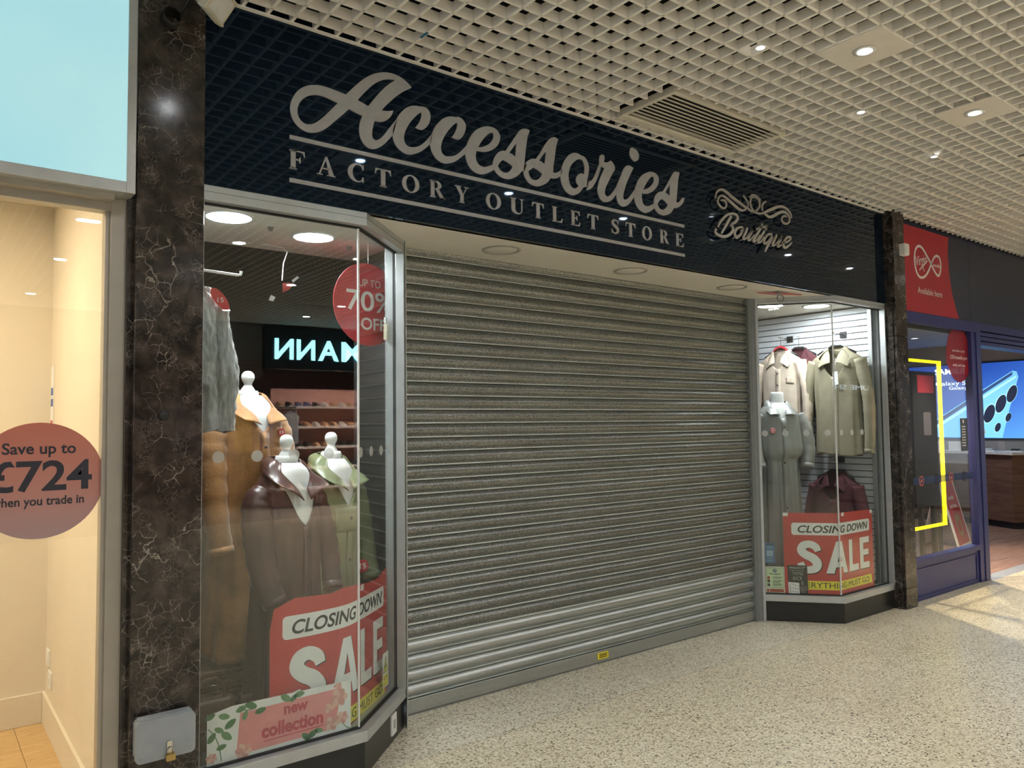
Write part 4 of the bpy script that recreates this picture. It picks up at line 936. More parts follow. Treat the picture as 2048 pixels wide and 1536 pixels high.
# new collection banner
def banner():
    pl = plane((0,3.2795),(1,3.2795))
    t = thing('banner', (1.29,3.28,0.21), 'pink and white new collection banner with painted leaves and blossoms', 'banner')
    x0, x1, z0, z1 = 0.972, 1.604, 0.209, 0.424
    flat('sheet', [(x0,z0),(x1,z0),(x1,z1+0.002),(x0+0.1,z1+0.006),(x0,z1-0.012)], pl, M_PAPER, t, 0.0, 0.0005)
    pk = mat('banner_pink', (0.72,0.26,0.26), 0.6, var=0.03)
    flat('pink_panel', [(1.090,z0+0.018),(1.525,z0+0.020),(1.560,z1-0.022),(1.105,z1-0.030)], pl, pk, t, 0.0007, 0.0011)
    ink = mat('banner_red_ink', (0.48,0.04,0.07), 0.6)
    words('lettering', 'new', pl, 1.292, 0.345, 0.046, ink, t, width=0.108, d0=0.0012, d1=0.0017, bold=0.035)
    words('lettering', 'collection', pl, 1.195, 0.270, 0.052, ink, t, width=0.275, d0=0.0012, d1=0.0017, bold=0.04)
    flat('underline', [(1.205,0.252),(1.475,0.256),(1.475,0.260),(1.205,0.256)], pl, ink, t, 0.0012, 0.0017)
    gm = [mat('leaf_green_a', (0.05,0.17,0.06), 0.6), mat('leaf_green_b', (0.12,0.26,0.11), 0.6)]
    leaves = [(0.985,0.405,0.4),(1.04,0.395,-0.3),(1.065,0.36,0.6),(1.02,0.345,-0.5),(0.99,0.32,0.9),(1.05,0.315,-0.7),(1.03,0.275,0.2),(1.11,0.41,0.3),(1.15,0.415,-0.4),(1.125,0.38,1.2),(1.19,0.385,0.2),(1.30,0.412,-0.6),(1.335,0.405,0.7),(1.36,0.415,0.1),(1.42,0.232,0.5),(1.45,0.24,-0.3),(1.39,0.228,-0.8)]
    for i, (x, z, a) in enumerate(leaves):
        r = 0.021+0.006*((i*7)%3)/2
        flat('leaf', [(x+math.cos(a)*r*c-math.sin(a)*r*0.52*s_, z+math.sin(a)*r*c+math.cos(a)*r*0.52*s_) for c, s_ in ((1,0),(0.6,0.7),(0,1),(-0.6,0.75),(-1,0),(-0.6,-0.75),(0,-1),(0.6,-0.7))], pl, gm[i%2], t, 0.0012, 0.0016, smooth=True)
    pm = [mat('petal_pale', (0.72,0.45,0.38), 0.6), mat('petal_deep', (0.62,0.30,0.26), 0.6)]
    for i, (x, z, r) in enumerate(((1.545,0.36,0.042),(1.50,0.325,0.024),(1.51,0.255,0.034),(1.56,0.27,0.030),(1.12,0.238,0.034),(0.99,0.24,0.022),(1.54,0.41,0.02))):
        for k in range(6):
            a = k*math.pi/3+i
            flat('petal', ell(x+math.cos(a)*r*0.55, z+math.sin(a)*r*0.45, r*0.52, r*0.38, 12, a), pl, pm[(k+i)%2], t, 0.0012+0.0001*k, 0.0016+0.0001*k)
    for p in (((0.975,0.36),(1.0,0.33),(1.02,0.28),(1.03,0.22)),((1.10,0.42),(1.13,0.40),(1.17,0.40)),((1.56,0.25),(1.58,0.225),(1.60,0.215))):
        mb = MB(); ribbon_mesh(mb, [(a,b,0.0016) for a,b in p], 0.0003)
        obj('stalk', mb.mapped(lambda x,y,z: pl(x,y,0.0016+z)), gm[0], t)
banner()
# red percent disc hung behind the corner
def percent_disc():
    c = Vector((1.925,3.725,2.225)); r = 0.222
    e = Vector((0.985,0.17,0)).normalized(); o = Vector((e.y,-e.x,0))
    fn = lambda s, t, d=0.0: c+e*s+Vector((0,0,t))+o*d
    t = thing('percent_disc', c-Vector((0,0,r)), 'round red up to 70% off card hanging inside the window corner', 'sale sign')
    flat('card', ell(0,0,r,r,56), fn, mat('disc_red', (0.50,0.035,0.045), 0.55), t, -0.002, 0.0)
    words('lettering', 'UP TO', fn, 0.01, 0.095, 0.040, M_PAPER, t, width=0.145, d0=0.0004, d1=0.0012, center=True)
    words('lettering', '70%', fn, 0.015, -0.035, 0.105, M_PAPER, t, width=0.31, d0=0.0004, d1=0.0012, bold=0.012, center=True)
    words('lettering', 'OFF', fn, 0.035, -0.135, 0.062, M_PAPER, t, width=0.165, d0=0.0004, d1=0.0012, bold=0.02, center=True)
    obj('thread', MB().tube([c+Vector((0,0,r)), Vector((c.x,c.y,ZS))], 0.0012, 6), M_SEAL, t)
percent_disc()
def small_notices():
    gl = offset_path(PATH_L, 0.058); pl = plane(gl[1], gl[2])
    t = thing('warning_sticker', pl(0.40,0.25), 'small white and yellow triangle warning sticker on the angled glass', 'sticker')
    flat('sheet', [(0.345,0.262),(0.428,0.262),(0.428,0.432),(0.345,0.432)], pl, M_PAPER, t, 0.0, 0.0006)
    flat('yellow_block', [(0.352,0.268),(0.421,0.268),(0.421,0.325),(0.352,0.325)], pl, M_YEL, t, 0.0007, 0.0011)
    flat('triangle', [(0.352,0.335),(0.421,0.335),(0.3865,0.418)], pl, M_INK, t, 0.0007, 0.0011)
    flat('triangle_face', [(0.361,0.340),(0.412,0.340),(0.3865,0.403)], pl, M_YEL, t, 0.0012, 0.0016)
    flat('symbol', [(0.374,0.352),(0.398,0.362),(0.391,0.378),(0.379,0.366)], pl, M_INK, t, 0.0017, 0.002)
    words('lettering', 'CCTV', pl, 0.3865, 0.300, 0.016, M_INK, t, width=0.05, d0=0.0012, d1=0.0016, center=True)
    # torn sticker scrap and clear tape left on the glass
    pf = plane((0,3.2755),(1,3.2755))
    t = thing('sticker_scrap', (1.30,3.276,2.17), 'torn red sticker scrap with clear tape on the window glass', 'sticker')
    flat('scrap', [(1.277,2.205),(1.330,2.208),(1.305,2.178),(1.278,2.164)], pf, mat('scrap_red', (0.55,0.06,0.05), 0.5), t, -0.0006, 0.0)
    flat('tape', [(1.215,2.125),(1.235,2.120),(1.245,2.140),(1.225,2.148)], pf, M_FROST, t, -0.0006, 0.0)
    flat('tape', [(1.325,2.212),(1.352,2.236),(1.345,2.244),(1.318,2.222)], pf, M_FROST, t, -0.0006, 0.0)
    # notices on the angled pane of the other window
    gr = offset_path(PATH_R, 0.060); pr = plane(gr[0], gr[1])
    t = thing('blue_sticker', pr(0.06,0.45), 'small blue information sticker low on the angled glass', 'sticker')
    flat('sheet', [(0.022,0.445),(0.096,0.443),(0.094,0.602),(0.020,0.606)], pr, mat('sticker_blue', (0.06,0.17,0.32), 0.5), t, 0.0, 0.0006)
    lt = mat('sticker_pale_blue', (0.30,0.42,0.52), 0.5)
    flat('panel', [(0.030,0.590),(0.085,0.588),(0.085,0.597),(0.030,0.599)], pr, M_INK, t, 0.0007, 0.0011)
    flat('panel', rrect(0.034,0.498,0.082,0.545,0.003), pr, lt, t, 0.0007, 0.0011)
    for z in (0.565,0.478,0.460): flat('text_line', [(0.034,z),(0.082,z),(0.082,z+0.006),(0.034,z+0.006)], pr, lt, t, 0.0007, 0.0011)
    t = thing('fire_notice', pr(0.095,0.21), 'pale green fire action notice beside the black poster', 'notice')
    pg = mat('notice_green', (0.56,0.66,0.42), 0.6); ig = mat('notice_dark', (0.03,0.06,0.05), 0.6); rd = mat('notice_red', (0.42,0.06,0.03), 0.6)
    flat('sheet', [(0.020,0.211),(0.168,0.211),(0.166,0.418),(0.020,0.418)], pr, mat('notice_cream', (0.66,0.68,0.52), 0.6), t, 0.0, 0.0006)
    flat('panel', [(0.026,0.250),(0.160,0.250),(0.159,0.408),(0.026,0.408)], pr, ig, t, 0.0007, 0.001)
    flat('panel', [(0.028,0.252),(0.158,0.252),(0.157,0.406),(0.028,0.406)], pr, pg, t, 0.0011, 0.0014)
    flat('symbol', ell(0.092,0.386,0.0145,0.0145,20), pr, mat('notice_blue', (0.02,0.07,0.16), 0.5), t, 0.0015, 0.0018)
    flat('symbol', [(0.0895,0.378),(0.0945,0.378),(0.0955,0.396),(0.0885,0.396)], pr, M_PAPER, t, 0.0019, 0.0022)
    words('lettering', 'Fire action', pr, 0.092, 0.354, 0.0125, ig, t, width=0.085, d0=0.0015, d1=0.0018, bold=0.03, center=True)
    for i, z in enumerate((0.318,0.292,0.262)):
        flat('icon', rrect(0.034,z,0.054,z+0.022,0.002), pr, rd if i == 0 else ig, t, 0.0015, 0.0018)
        for k in range(2 if i != 1 else 3): flat('text_line', [(0.074,z+0.015-0.009*k),(0.148-0.01*k,z+0.015-0.009*k),(0.148-0.01*k,z+0.019-0.009*k),(0.074,z+0.019-0.009*k)], pr, ig, t, 0.0015, 0.0018)
    flat('icon', [(0.028,0.217),(0.047,0.217),(0.047,0.240),(0.028,0.240)], pr, rd, t, 0.0011, 0.0014)
    flat('panel', [(0.051,0.217),(0.158,0.217),(0.158,0.241),(0.051,0.241)], pr, rd, t, 0.0011, 0.0014)
    t = thing('black_poster', pr(0.26,0.21), 'black poster with white outline words in front of the sale poster', 'poster')
    pq = lambda s, tt, d=0.0: pr(s, tt, d+0.0032)
    flat('sheet', [(0.192,0.209),(0.340,0.209),(0.336,0.433),(0.188,0.433)], pq, mat('poster_black', (0.018,0.018,0.017), 0.5), t, 0.0, 0.0006)
    gy = mat('poster_grey_ink', (0.36,0.36,0.34), 0.6)
    words('lettering', 'M&ECP', pq, 0.262, 0.406, 0.016, gy, t, width=0.118, d0=0.0007, d1=0.001, center=True, bold=0.02)
    words('lettering', 'TAKING', pq, 0.263, 0.356, 0.028, gy, t, width=0.082, d0=0.0007, d1=0.001, center=True)
    words('lettering', 'BACK', pq, 0.263, 0.318, 0.028, gy, t, width=0.070, d0=0.0007, d1=0.001, center=True)
    words('lettering', 'R', pq, 0.300, 0.278, 0.030, gy, t, width=0.018, d0=0.0007, d1=0.001, center=True)
    words('lettering', 'ELD', pq, 0.284, 0.238, 0.030, gy, t, width=0.046, d0=0.0007, d1=0.001)
    flat('text_line', [(0.205,0.392),(0.315,0.392),(0.315,0.395),(0.205,0.395)], pq, gy, t, 0.0007, 0.001)
    flat('text_line', [(0.284,0.224),(0.315,0.224),(0.315,0.228),(0.284,0.228)], pq, gy, t, 0.0007, 0.001)
    t = thing('handwritten_note', pq(0.23,0.21), 'white note with black handwriting stuck over the black poster', 'note')
    flat('sheet', [(0.194,0.207),(0.276,0.205),(0.273,0.296),(0.190,0.300)], pq, M_PAPER, t, 0.0014, 0.0019)
    random.seed(3)
    for col in range(4):
        for k in range(6 if col == 0 else 3):
            x = 0.200+0.019*col; z = 0.286-(0.0135 if col == 0 else 0.026)*k-0.004*col
            if z < 0.212: continue
            mb = MB(); ribbon_mesh(mb, [(x,z,0.0012),(x+0.006,z+random.uniform(-0.006,0.006),0.0013),(x+0.010,z+random.uniform(-0.004,0.006),0.0012),(x+0.005,z-0.006,0.0011)], 0.0002)
            obj('handwriting', mb.mapped(lambda a,b,c_: pq(a,b,0.0022+c_)), M_INK, t)
small_notices()
# ---------------------------------------------------------------- garments and busts
def lerp_prof(prof, s):
    for i in range(len(prof)-1):
        a, b = prof[i], prof[i+1]
        if s <= b[0]:
            k = max(0.0, (s-a[0])/(b[0]-a[0])); k2 = k*k*(3-2*k); k = 0.6*k+0.4*k2
            return [a[j]+(b[j]-a[j])*k for j in (1,2,3)]
    return list(prof[-1][1:4])
class Cloth:
    def __init__(s, c, facing, prof, fold=0.04, k=9, seed=0, p=0.85, sway=0.0):
        s.c = Vector((c[0],c[1],0)); f = Vector((facing[0],facing[1],0)).normalized()
        s.f = f; s.r = Vector((-f.y, f.x, 0)); s.prof = prof; s.fold = fold; s.k = k; s.seed = seed; s.p = p; s.sway = sway
    def L(s, x, y, z): return s.c+s.r*x+s.f*y+Vector((0,0,z))
    def B(s, t, q, sc=1.0):
        w, d, z = lerp_prof(s.prof, q)
        sn, cs = math.sin(t), math.cos(t)
        x = math.copysign(abs(sn)**s.p, sn)*w; y = math.copysign(abs(cs)**s.p, cs)*d
        a = s.fold*max(0.0, q-0.12)**0.8
        m = 1+a*(math.sin(s.k*t+s.seed+2.2*q)+0.5*math.sin((s.k*2+1)*t+s.seed*1.7-1.5*q))+0.012*math.sin(5*t+11*q+s.seed)
        z += 0.012*math.sin(3*t+s.seed)*q
        return s.L(x*m*sc+s.sway*q*q, y*m*sc, z)
def garment(name, label, cat, cl, m, sb=0.0, sv=0.2, vp=5.0, collar=None, sleeves=(), button=0, pocket=None, group=None, cm=None, placket=True, tag=None, belt=None):
    t = thing(name, cl.L(0,0,cl.prof[-1][3]), label, cat, group)
    s0 = lambda a: sb+(sv-sb)*max(0.0, 1-abs((a+math.pi)%(2*math.pi)-math.pi)/vp)
    body = MB().grid(lambda u, v: cl.B(2*math.pi*u, s0(2*math.pi*u)+(1-s0(2*math.pi*u))*v), 96, 40, True, True)
    obj('body', body, m, t, fix=True, solid=0.004)
    if collar:
        zv, tx, ty, tz, shx, shz = collar
        zt = cl.prof[0][3]; nk = cl.prof[0][1]; nd = cl.prof[0][2]
        K = [((0.022,ty-0.006,zv),(tx,ty,tz)), ((nk*0.55,nd*1.02,zv*0.45),(tx*1.12,ty*0.62,tz*0.78)), ((nk*1.04,0.012,0.012),(shx,0.0,shz)), ((nk*0.75,-nd*0.8,0.026),(shx*0.62,-nd*1.1,shz*0.7)), ((0.0,-nd*1.05,0.030),(0.0,-nd*1.25,shz*0.6))]
        for sd in (1, -1):
            def C(u, v):
                x = v*(len(K)-1); i = min(int(x), len(K)-2); k = x-i
                A = [Vector(K[j][0]).lerp(Vector(K[j+1][0]), k) for j in (i,)][0]; Bp = Vector(K[i][1]).lerp(Vector(K[i+1][1]), k)
                q = A.lerp(Bp, u)
                bul = 0.016*math.sin(math.pi*min(1.0, u*1.1))*(0.4+0.6*v)*min(1.0, nd/0.05)
                d = Vector((q.x, q.y, 0)); d = d.normalized() if d.length > 1e-4 else Vector((0,-1,0))
                q = q+d*(0.006+bul)+Vector((0,0,bul*0.8))
                return cl.L(sd*q.x, q.y, zt+q.z)
            obj('collar', MB().grid(C, 7, 24, True), cm or m, t, solid=0.005)
    if placket:
        z0 = lerp_prof(cl.prof, sv)[2]; 
        def Pk(u, v): 
            q = sv+(1-sv)*v; b = cl.B(0.06*(u-0.3), q); return b+cl.f*0.005+cl.r*(0.03*(u-0.5))
        obj('placket', MB().grid(Pk, 2, 30, True), m, t, solid=0.003)
    for k in range(button):
        q = sv+0.05+(0.8-sv)*k/max(1,button)
        p = cl.B(0.0, q)+cl.f*0.010
        mb = MB().lathe([(0.001,0.004),(0.007,0.004),(0.008,0.0),(0.001,0.0)], (0,0,0), 12, 'z')
        mb.mapped(lambda x,y,z: p+cl.r*x+Vector((0,0,y))+cl.f*z)
        obj('button', mb, mat('dark_button', (0.05,0.03,0.03), 0.3), t)
    if pocket:
        for (a0, a1, q0, q1) in pocket:
            obj('pocket', MB().grid(lambda u, v: cl.B(a0+(a1-a0)*u, q0+(q1-q0)*v)+cl.f*0.006, 6, 5, True), m, t, solid=0.004)
    for i, (path, rad) in enumerate(sleeves):
        pts = [cl.L(*p) for p in path]
        # resample for folds
        P2 = []; R2 = []
        n = len(pts)
        for j in range(n-1):
            p0 = pts[max(j-1,0)]; p1 = pts[j]; p2 = pts[j+1]; p3 = pts[min(j+2,n-1)]
            for k in range(6):
                h = k/6
                P2.append(0.5*((2*p1)+(p2-p0)*h+(2*p0-5*p1+4*p2-p3)*h*h+(3*p1-p0-3*p2+p3)*h**3))
                ra = rad[j] if isinstance(rad[j], tuple) else (rad[j], rad[j]); rb = rad[j+1] if isinstance(rad[j+1], tuple) else (rad[j+1], rad[j+1])
                wob = 1+0.05*math.sin(j*6+k*2.1+i)
                R2.append(((ra[0]+(rb[0]-ra[0])*h)*wob, (ra[1]+(rb[1]-ra[1])*h)*wob))
        P2.append(pts[-1]); ra = rad[-1]; R2.append(ra if isinstance(ra, tuple) else (ra, ra))
        obj('sleeve', MB().tube(P2, R2, 16), m, t)
        e = pts[-1]; d = (pts[-1]-pts[-2]).normalized(); r = R2[-1]
        obj('cuff', MB().tube([e-d*0.035, e+d*0.002], [(r[0]*1.12, r[1]*1.12)]*2, 16), m, t)
    if belt:
        q, wd = belt
        obj('belt', MB().grid(lambda u, v: cl.B(2*math.pi*u, q+wd*v, 1.02), 64, 3, True, True), cm or m, t)
    return t
def bust(label, cl, top, base, mw, group, scale=0.94, smax=0.42, knob=True):
    t = thing('mannequin', cl.L(0,0,base), label, 'mannequin', group)
    obj('torso', MB().grid(lambda u, v: cl.B(2*math.pi*u, 0.004+v*smax, scale), 48, 16, True, True), mw, t)
    x, y = cl.c.x, cl.c.y
    obj('neck', MB().lathe([(0.10,-0.335),(0.075,-0.255),(0.060,-0.21),(0.055,-0.16),(0.0535,-0.116),(0.050,-0.105),(0.046,-0.1005),(0.001,-0.100)], (x,y,top), 28), mw, t)
    if knob: obj('finial', MB().lathe([(0.034,-0.100),(0.033,-0.093),(0.024,-0.080),(0.019,-0.071),(0.022,-0.060),(0.030,-0.046),(0.0325,-0.033),(0.030,-0.018),(0.021,-0.006),(0.010,-0.001),(0.001,0.0)], (x,y,top), 28), mw, t)
    obj('pole', MB().tube([(x,y,base+0.012),(x,y,top-0.5)], 0.012, 10), M_WHITE, t)
    obj('base_plate', MB().lathe([(0.001,0.014),(0.10,0.012),(0.115,0.006),(0.116,0.0),(0.001,0.0)], (x,y,base), 32), M_WHITE, t)
    return t
M_BUST = mat('white_mannequin', (0.80,0.81,0.80), 0.32, var=0.01)
GW = 'mannequins in the display windows'
def suede():
    return mat('tan_suede', (0.36,0.165,0.045), 0.75, var=0.16, vscale=9, bump=0.25, bscale=90, sheen=0.3)
# tan suede coat on the tall bust
tan = Cloth((1.335,3.88), (0.34,-0.94), [(0.0,0.066,0.066,1.735),(0.05,0.105,0.088,1.705),(0.13,0.172,0.112,1.63),(0.3,0.180,0.13,1.42),(0.55,0.185,0.135,1.12),(0.8,0.21,0.15,0.80),(1.0,0.25,0.18,0.49)], 0.05, 7, 0.6)
bust('tall white mannequin with a knob top wearing the tan suede coat', tan, 1.858, 0.46, M_BUST, GW)
garment('tan_coat', 'long tan suede coat with pointed collar on the tallest mannequin', 'coat', tan, suede(), 0.0, 0.20, 1.25, (-0.150,0.125,0.135,-0.125,0.135,-0.050),
        [([(sd*0.155,0.0,1.615),(sd*0.195,0.0,1.55),(sd*0.215,0.02,1.40),(sd*0.225,0.05,1.20),(sd*0.215,0.09,0.98)], [0.055,0.066,0.064,0.060,0.052]) for sd in (-1,1)], 3, [(0.5,0.95,0.36,0.37)])
M_BRL = mat('brown_leather', (0.062,0.026,0.020), 0.36, var=0.12, vscale=8, bump=0.0)
br = Cloth((1.425,3.600), (0.42,-0.91), [(0.0,0.066,0.066,1.405),(0.05,0.105,0.088,1.375),(0.14,0.165,0.110,1.285),(0.3,0.172,0.125,1.12),(0.55,0.175,0.128,0.86),(0.8,0.19,0.14,0.58),(1.0,0.21,0.15,0.30)], 0.05, 8, 2.1)
bust('white mannequin with a knob top wearing the dark brown leather coat', br, 1.538, 0.20, M_BUST, GW)
garment('leather_coat', 'dark brown leather coat with wide collar on the mannequin nearest the glass', 'coat', br, M_BRL, 0.0, 0.32, 1.15, (-0.175,0.140,0.135,-0.110,0.140,-0.050),
        [([(sd*0.145,0.0,1.27),(sd*0.185,0.0,1.22),(sd*0.205,0.03,1.08),(sd*0.21,0.07,0.92),(sd*0.185,0.12,0.78)], [0.055,0.068,0.070,0.064,0.05]) for sd in (-1,1)], 2)
M_GRL = mat('olive_leather', (0.185,0.205,0.105), 0.36, var=0.10, vscale=8, bump=0.0)
gr_ = Cloth((1.735,3.775), (0.42,-0.91), [(0.0,0.066,0.066,1.41),(0.05,0.105,0.088,1.375),(0.14,0.165,0.110,1.285),(0.3,0.17,0.125,1.10),(0.50,0.15,0.115,0.88),(0.53,0.16,0.12,0.85),(0.8,0.19,0.14,0.58),(1.0,0.21,0.155,0.30)], 0.055, 8, 4.0)
bust('white mannequin with a knob top wearing the olive green trench coat', gr_, 1.546, 0.20, M_BUST, GW)
garment('trench_coat', 'olive green leather trench coat with belted waist beside the window corner', 'coat', gr_, M_GRL, 0.0, 0.24, 1.2, (-0.165,0.135,0.135,-0.120,0.138,-0.050),
        [([(sd*0.145,0.0,1.27),(sd*0.185,0.0,1.22),(sd*0.205,0.02,1.08),(sd*0.21,0.05,0.92),(sd*0.195,0.10,0.76)], [0.055,0.066,0.068,0.060,0.05]) for sd in (-1,1)], 3, [(-0.55,0.65,0.24,0.36)], belt=(0.50,0.035))
for (cl, a, q, lab) in ((gr_, 0.75, 0.54, 'round red price tag at the waist of the olive coat'), (tan, 0.62, 0.20, 'small red price tag on the shoulder of the tan coat')):
    p = cl.B(a, q)+cl.f*0.025
    t = thing('price_tag', p-Vector((0,0,0.03)), lab, 'price tag', 'red price tags')
    r = 0.034 if q > 0.3 else 0.018
    fn = lambda s, tt, d=0.0, p=p: p+Vector((1,0,0))*s+Vector((0,0,tt))+Vector((0,-1,0))*d
    flat('tag', ell(0,0,r,r,24), fn, mat('tag_red', (0.55,0.03,0.03), 0.5), t, 0.0, 0.001)
    words('lettering', '15', fn, 0, -r*0.4, r*0.8, M_PAPER, t, width=r*1.1, d0=0.0012, d1=0.0016, center=True, bold=0.03)
# grey fur coat on a wall arm
def fur_coat():
    arm = thing('garment_rod', (1.03,3.46,2.24), 'white display arm with upturned end above the grey fur coat', 'display arm')
    obj('rod', MB().tube([(0.93,3.46,2.263),(1.14,3.46,2.255),(1.155,3.46,2.258),(1.157,3.46,2.275)], 0.006, 10), M_WHITE, arm)
    obj('hook_end', MB().tube([(0.985,3.46,2.263),(0.985,3.46,2.275)], 0.010, 10), M_WHITE, arm)
    m = bpy.data.materials.new('grey_fur'); m.use_nodes = True
    nt, b, pos = pos_nodes(m)
    n = tex(nt, 'Noise', mapping(nt, pos, (1,1,0.25)), 60.0, Detail=8.0)
    n2 = tex(nt, 'Noise', pos, 7.0, Detail=3.0)
    c = mixc(nt, 0.6, ramp(nt, n2.outputs['Fac'], [(0.3,(0.24,0.245,0.235)),(0.7,(0.44,0.445,0.43))]), ramp(nt, n.outputs['Fac'], [(0.3,(0.45,0.45,0.45)),(0.7,(1,1,1))]), 'MULTIPLY')
    nt.links.new(c, b.inputs['Base Color']); b.inputs['Roughness'].default_value = 0.95; b.inputs['Sheen Weight'].default_value = 0.8
    bp = nt.nodes.new('ShaderNodeBump'); bp.inputs['Strength'].default_value = 0.9; bp.inputs['Distance'].default_value = 0.01
    nt.links.new(n.outputs['Fac'], bp.inputs['Height']); nt.links.new(bp.outputs['Normal'], b.inputs['Normal'])
    cl = Cloth((0.995,3.50), (0.5,-0.87), [(0.0,0.05,0.05,2.19),(0.10,0.085,0.07,2.12),(0.22,0.10,0.09,2.02),(0.6,0.105,0.10,1.80),(1.0,0.115,0.11,1.56)], 0.05, 6, 1.0)
    t = thing('fur_coat', (0.995,3.50,1.56), 'shaggy pale grey fur coat hanging beside the marble pillar', 'coat')
    def F(u, v):
        p = cl.B(2*math.pi*u, v); ax = cl.L(0,0,p.z)
        d = (p-ax).normalized()
        k = mnoise.noise(Vector((p.x*60,p.y*60,p.z*28)))*0.010+mnoise.noise(p*16)*0.012
        return p+d*k
    obj('body', MB().grid(F, 90, 90, True, True), m, t)
    def S(u, v):
        a = 2*math.pi*u
        z = 2.10-v*0.54; x = 1.055+0.028*math.sin(v*2.6); y = 3.46-0.02*v
        r = 0.046+0.012*v-0.008*math.sin(v*9)
        p = Vector((x+r*math.cos(a), y+r*math.sin(a), z))
        k = mnoise.noise(Vector((p.x*60,p.y*60,p.z*28)))*0.009
        return p+Vector((math.cos(a),math.sin(a),0))*k
    obj('sleeve', MB().grid(S, 48, 70, True, True), m, t)
    # fuzz: short tufts along the silhouette
    mb = MB(); random.seed(11)
    for _ in range(5200):
        u, v = random.random(), random.random()
        p = F(u, v) if random.random() < 0.6 else S(u, v)
        ax = cl.L(0,0,p.z); d = (p-ax).normalized()+Vector((random.uniform(-.4,.4),random.uniform(-.4,.4),-0.9))
        q = p+d.normalized()*random.uniform(0.008,0.018)
        w = Vector((-d.y,d.x,0)).normalized()*0.0009
        mb.add([p-w, p+w, q], [(0,1,2)])
    prop(obj('pile', mb, m, t, fix=False), kind='stuff')
    h = thing('hanger', (0.985,3.48,2.19), 'clear hanger hooked on the display arm holding the fur coat', 'hanger')
    obj('hook', MB().tube([(0.985,3.46,2.270),(0.993,3.462,2.262),(0.992,3.47,2.245),(0.988,3.48,2.20)], 0.0018, 6), M_CHROME, h)
    obj('bar', MB().tube([(0.92,3.52,2.155),(0.985,3.485,2.195),(1.05,3.45,2.150)], 0.006, 8), M_SEAL, h)
    g = thing('price_tag', (1.05,3.43,2.10), 'long red price tag hanging off the grey fur coat', 'price tag', 'red price tags')
    fn = lambda s, tt, d=0.0: Vector((1.035,3.405,2.135))+Vector((0.8,-0.35,0)).normalized()*s+Vector((0,0,tt))+Vector((-0.3,-0.9,0))*d
    flat('tag', ell(0.012,-0.005,0.058,0.024,28,-0.95), fn, mat('tag_red', (0.55,0.03,0.03), 0.5), g, 0.0, 0.001)
    words('lettering', '15', fn, 0.015, -0.018, 0.020, M_PAPER, g, width=0.026, d0=0.0012, d1=0.0016, center=True)
fur_coat()
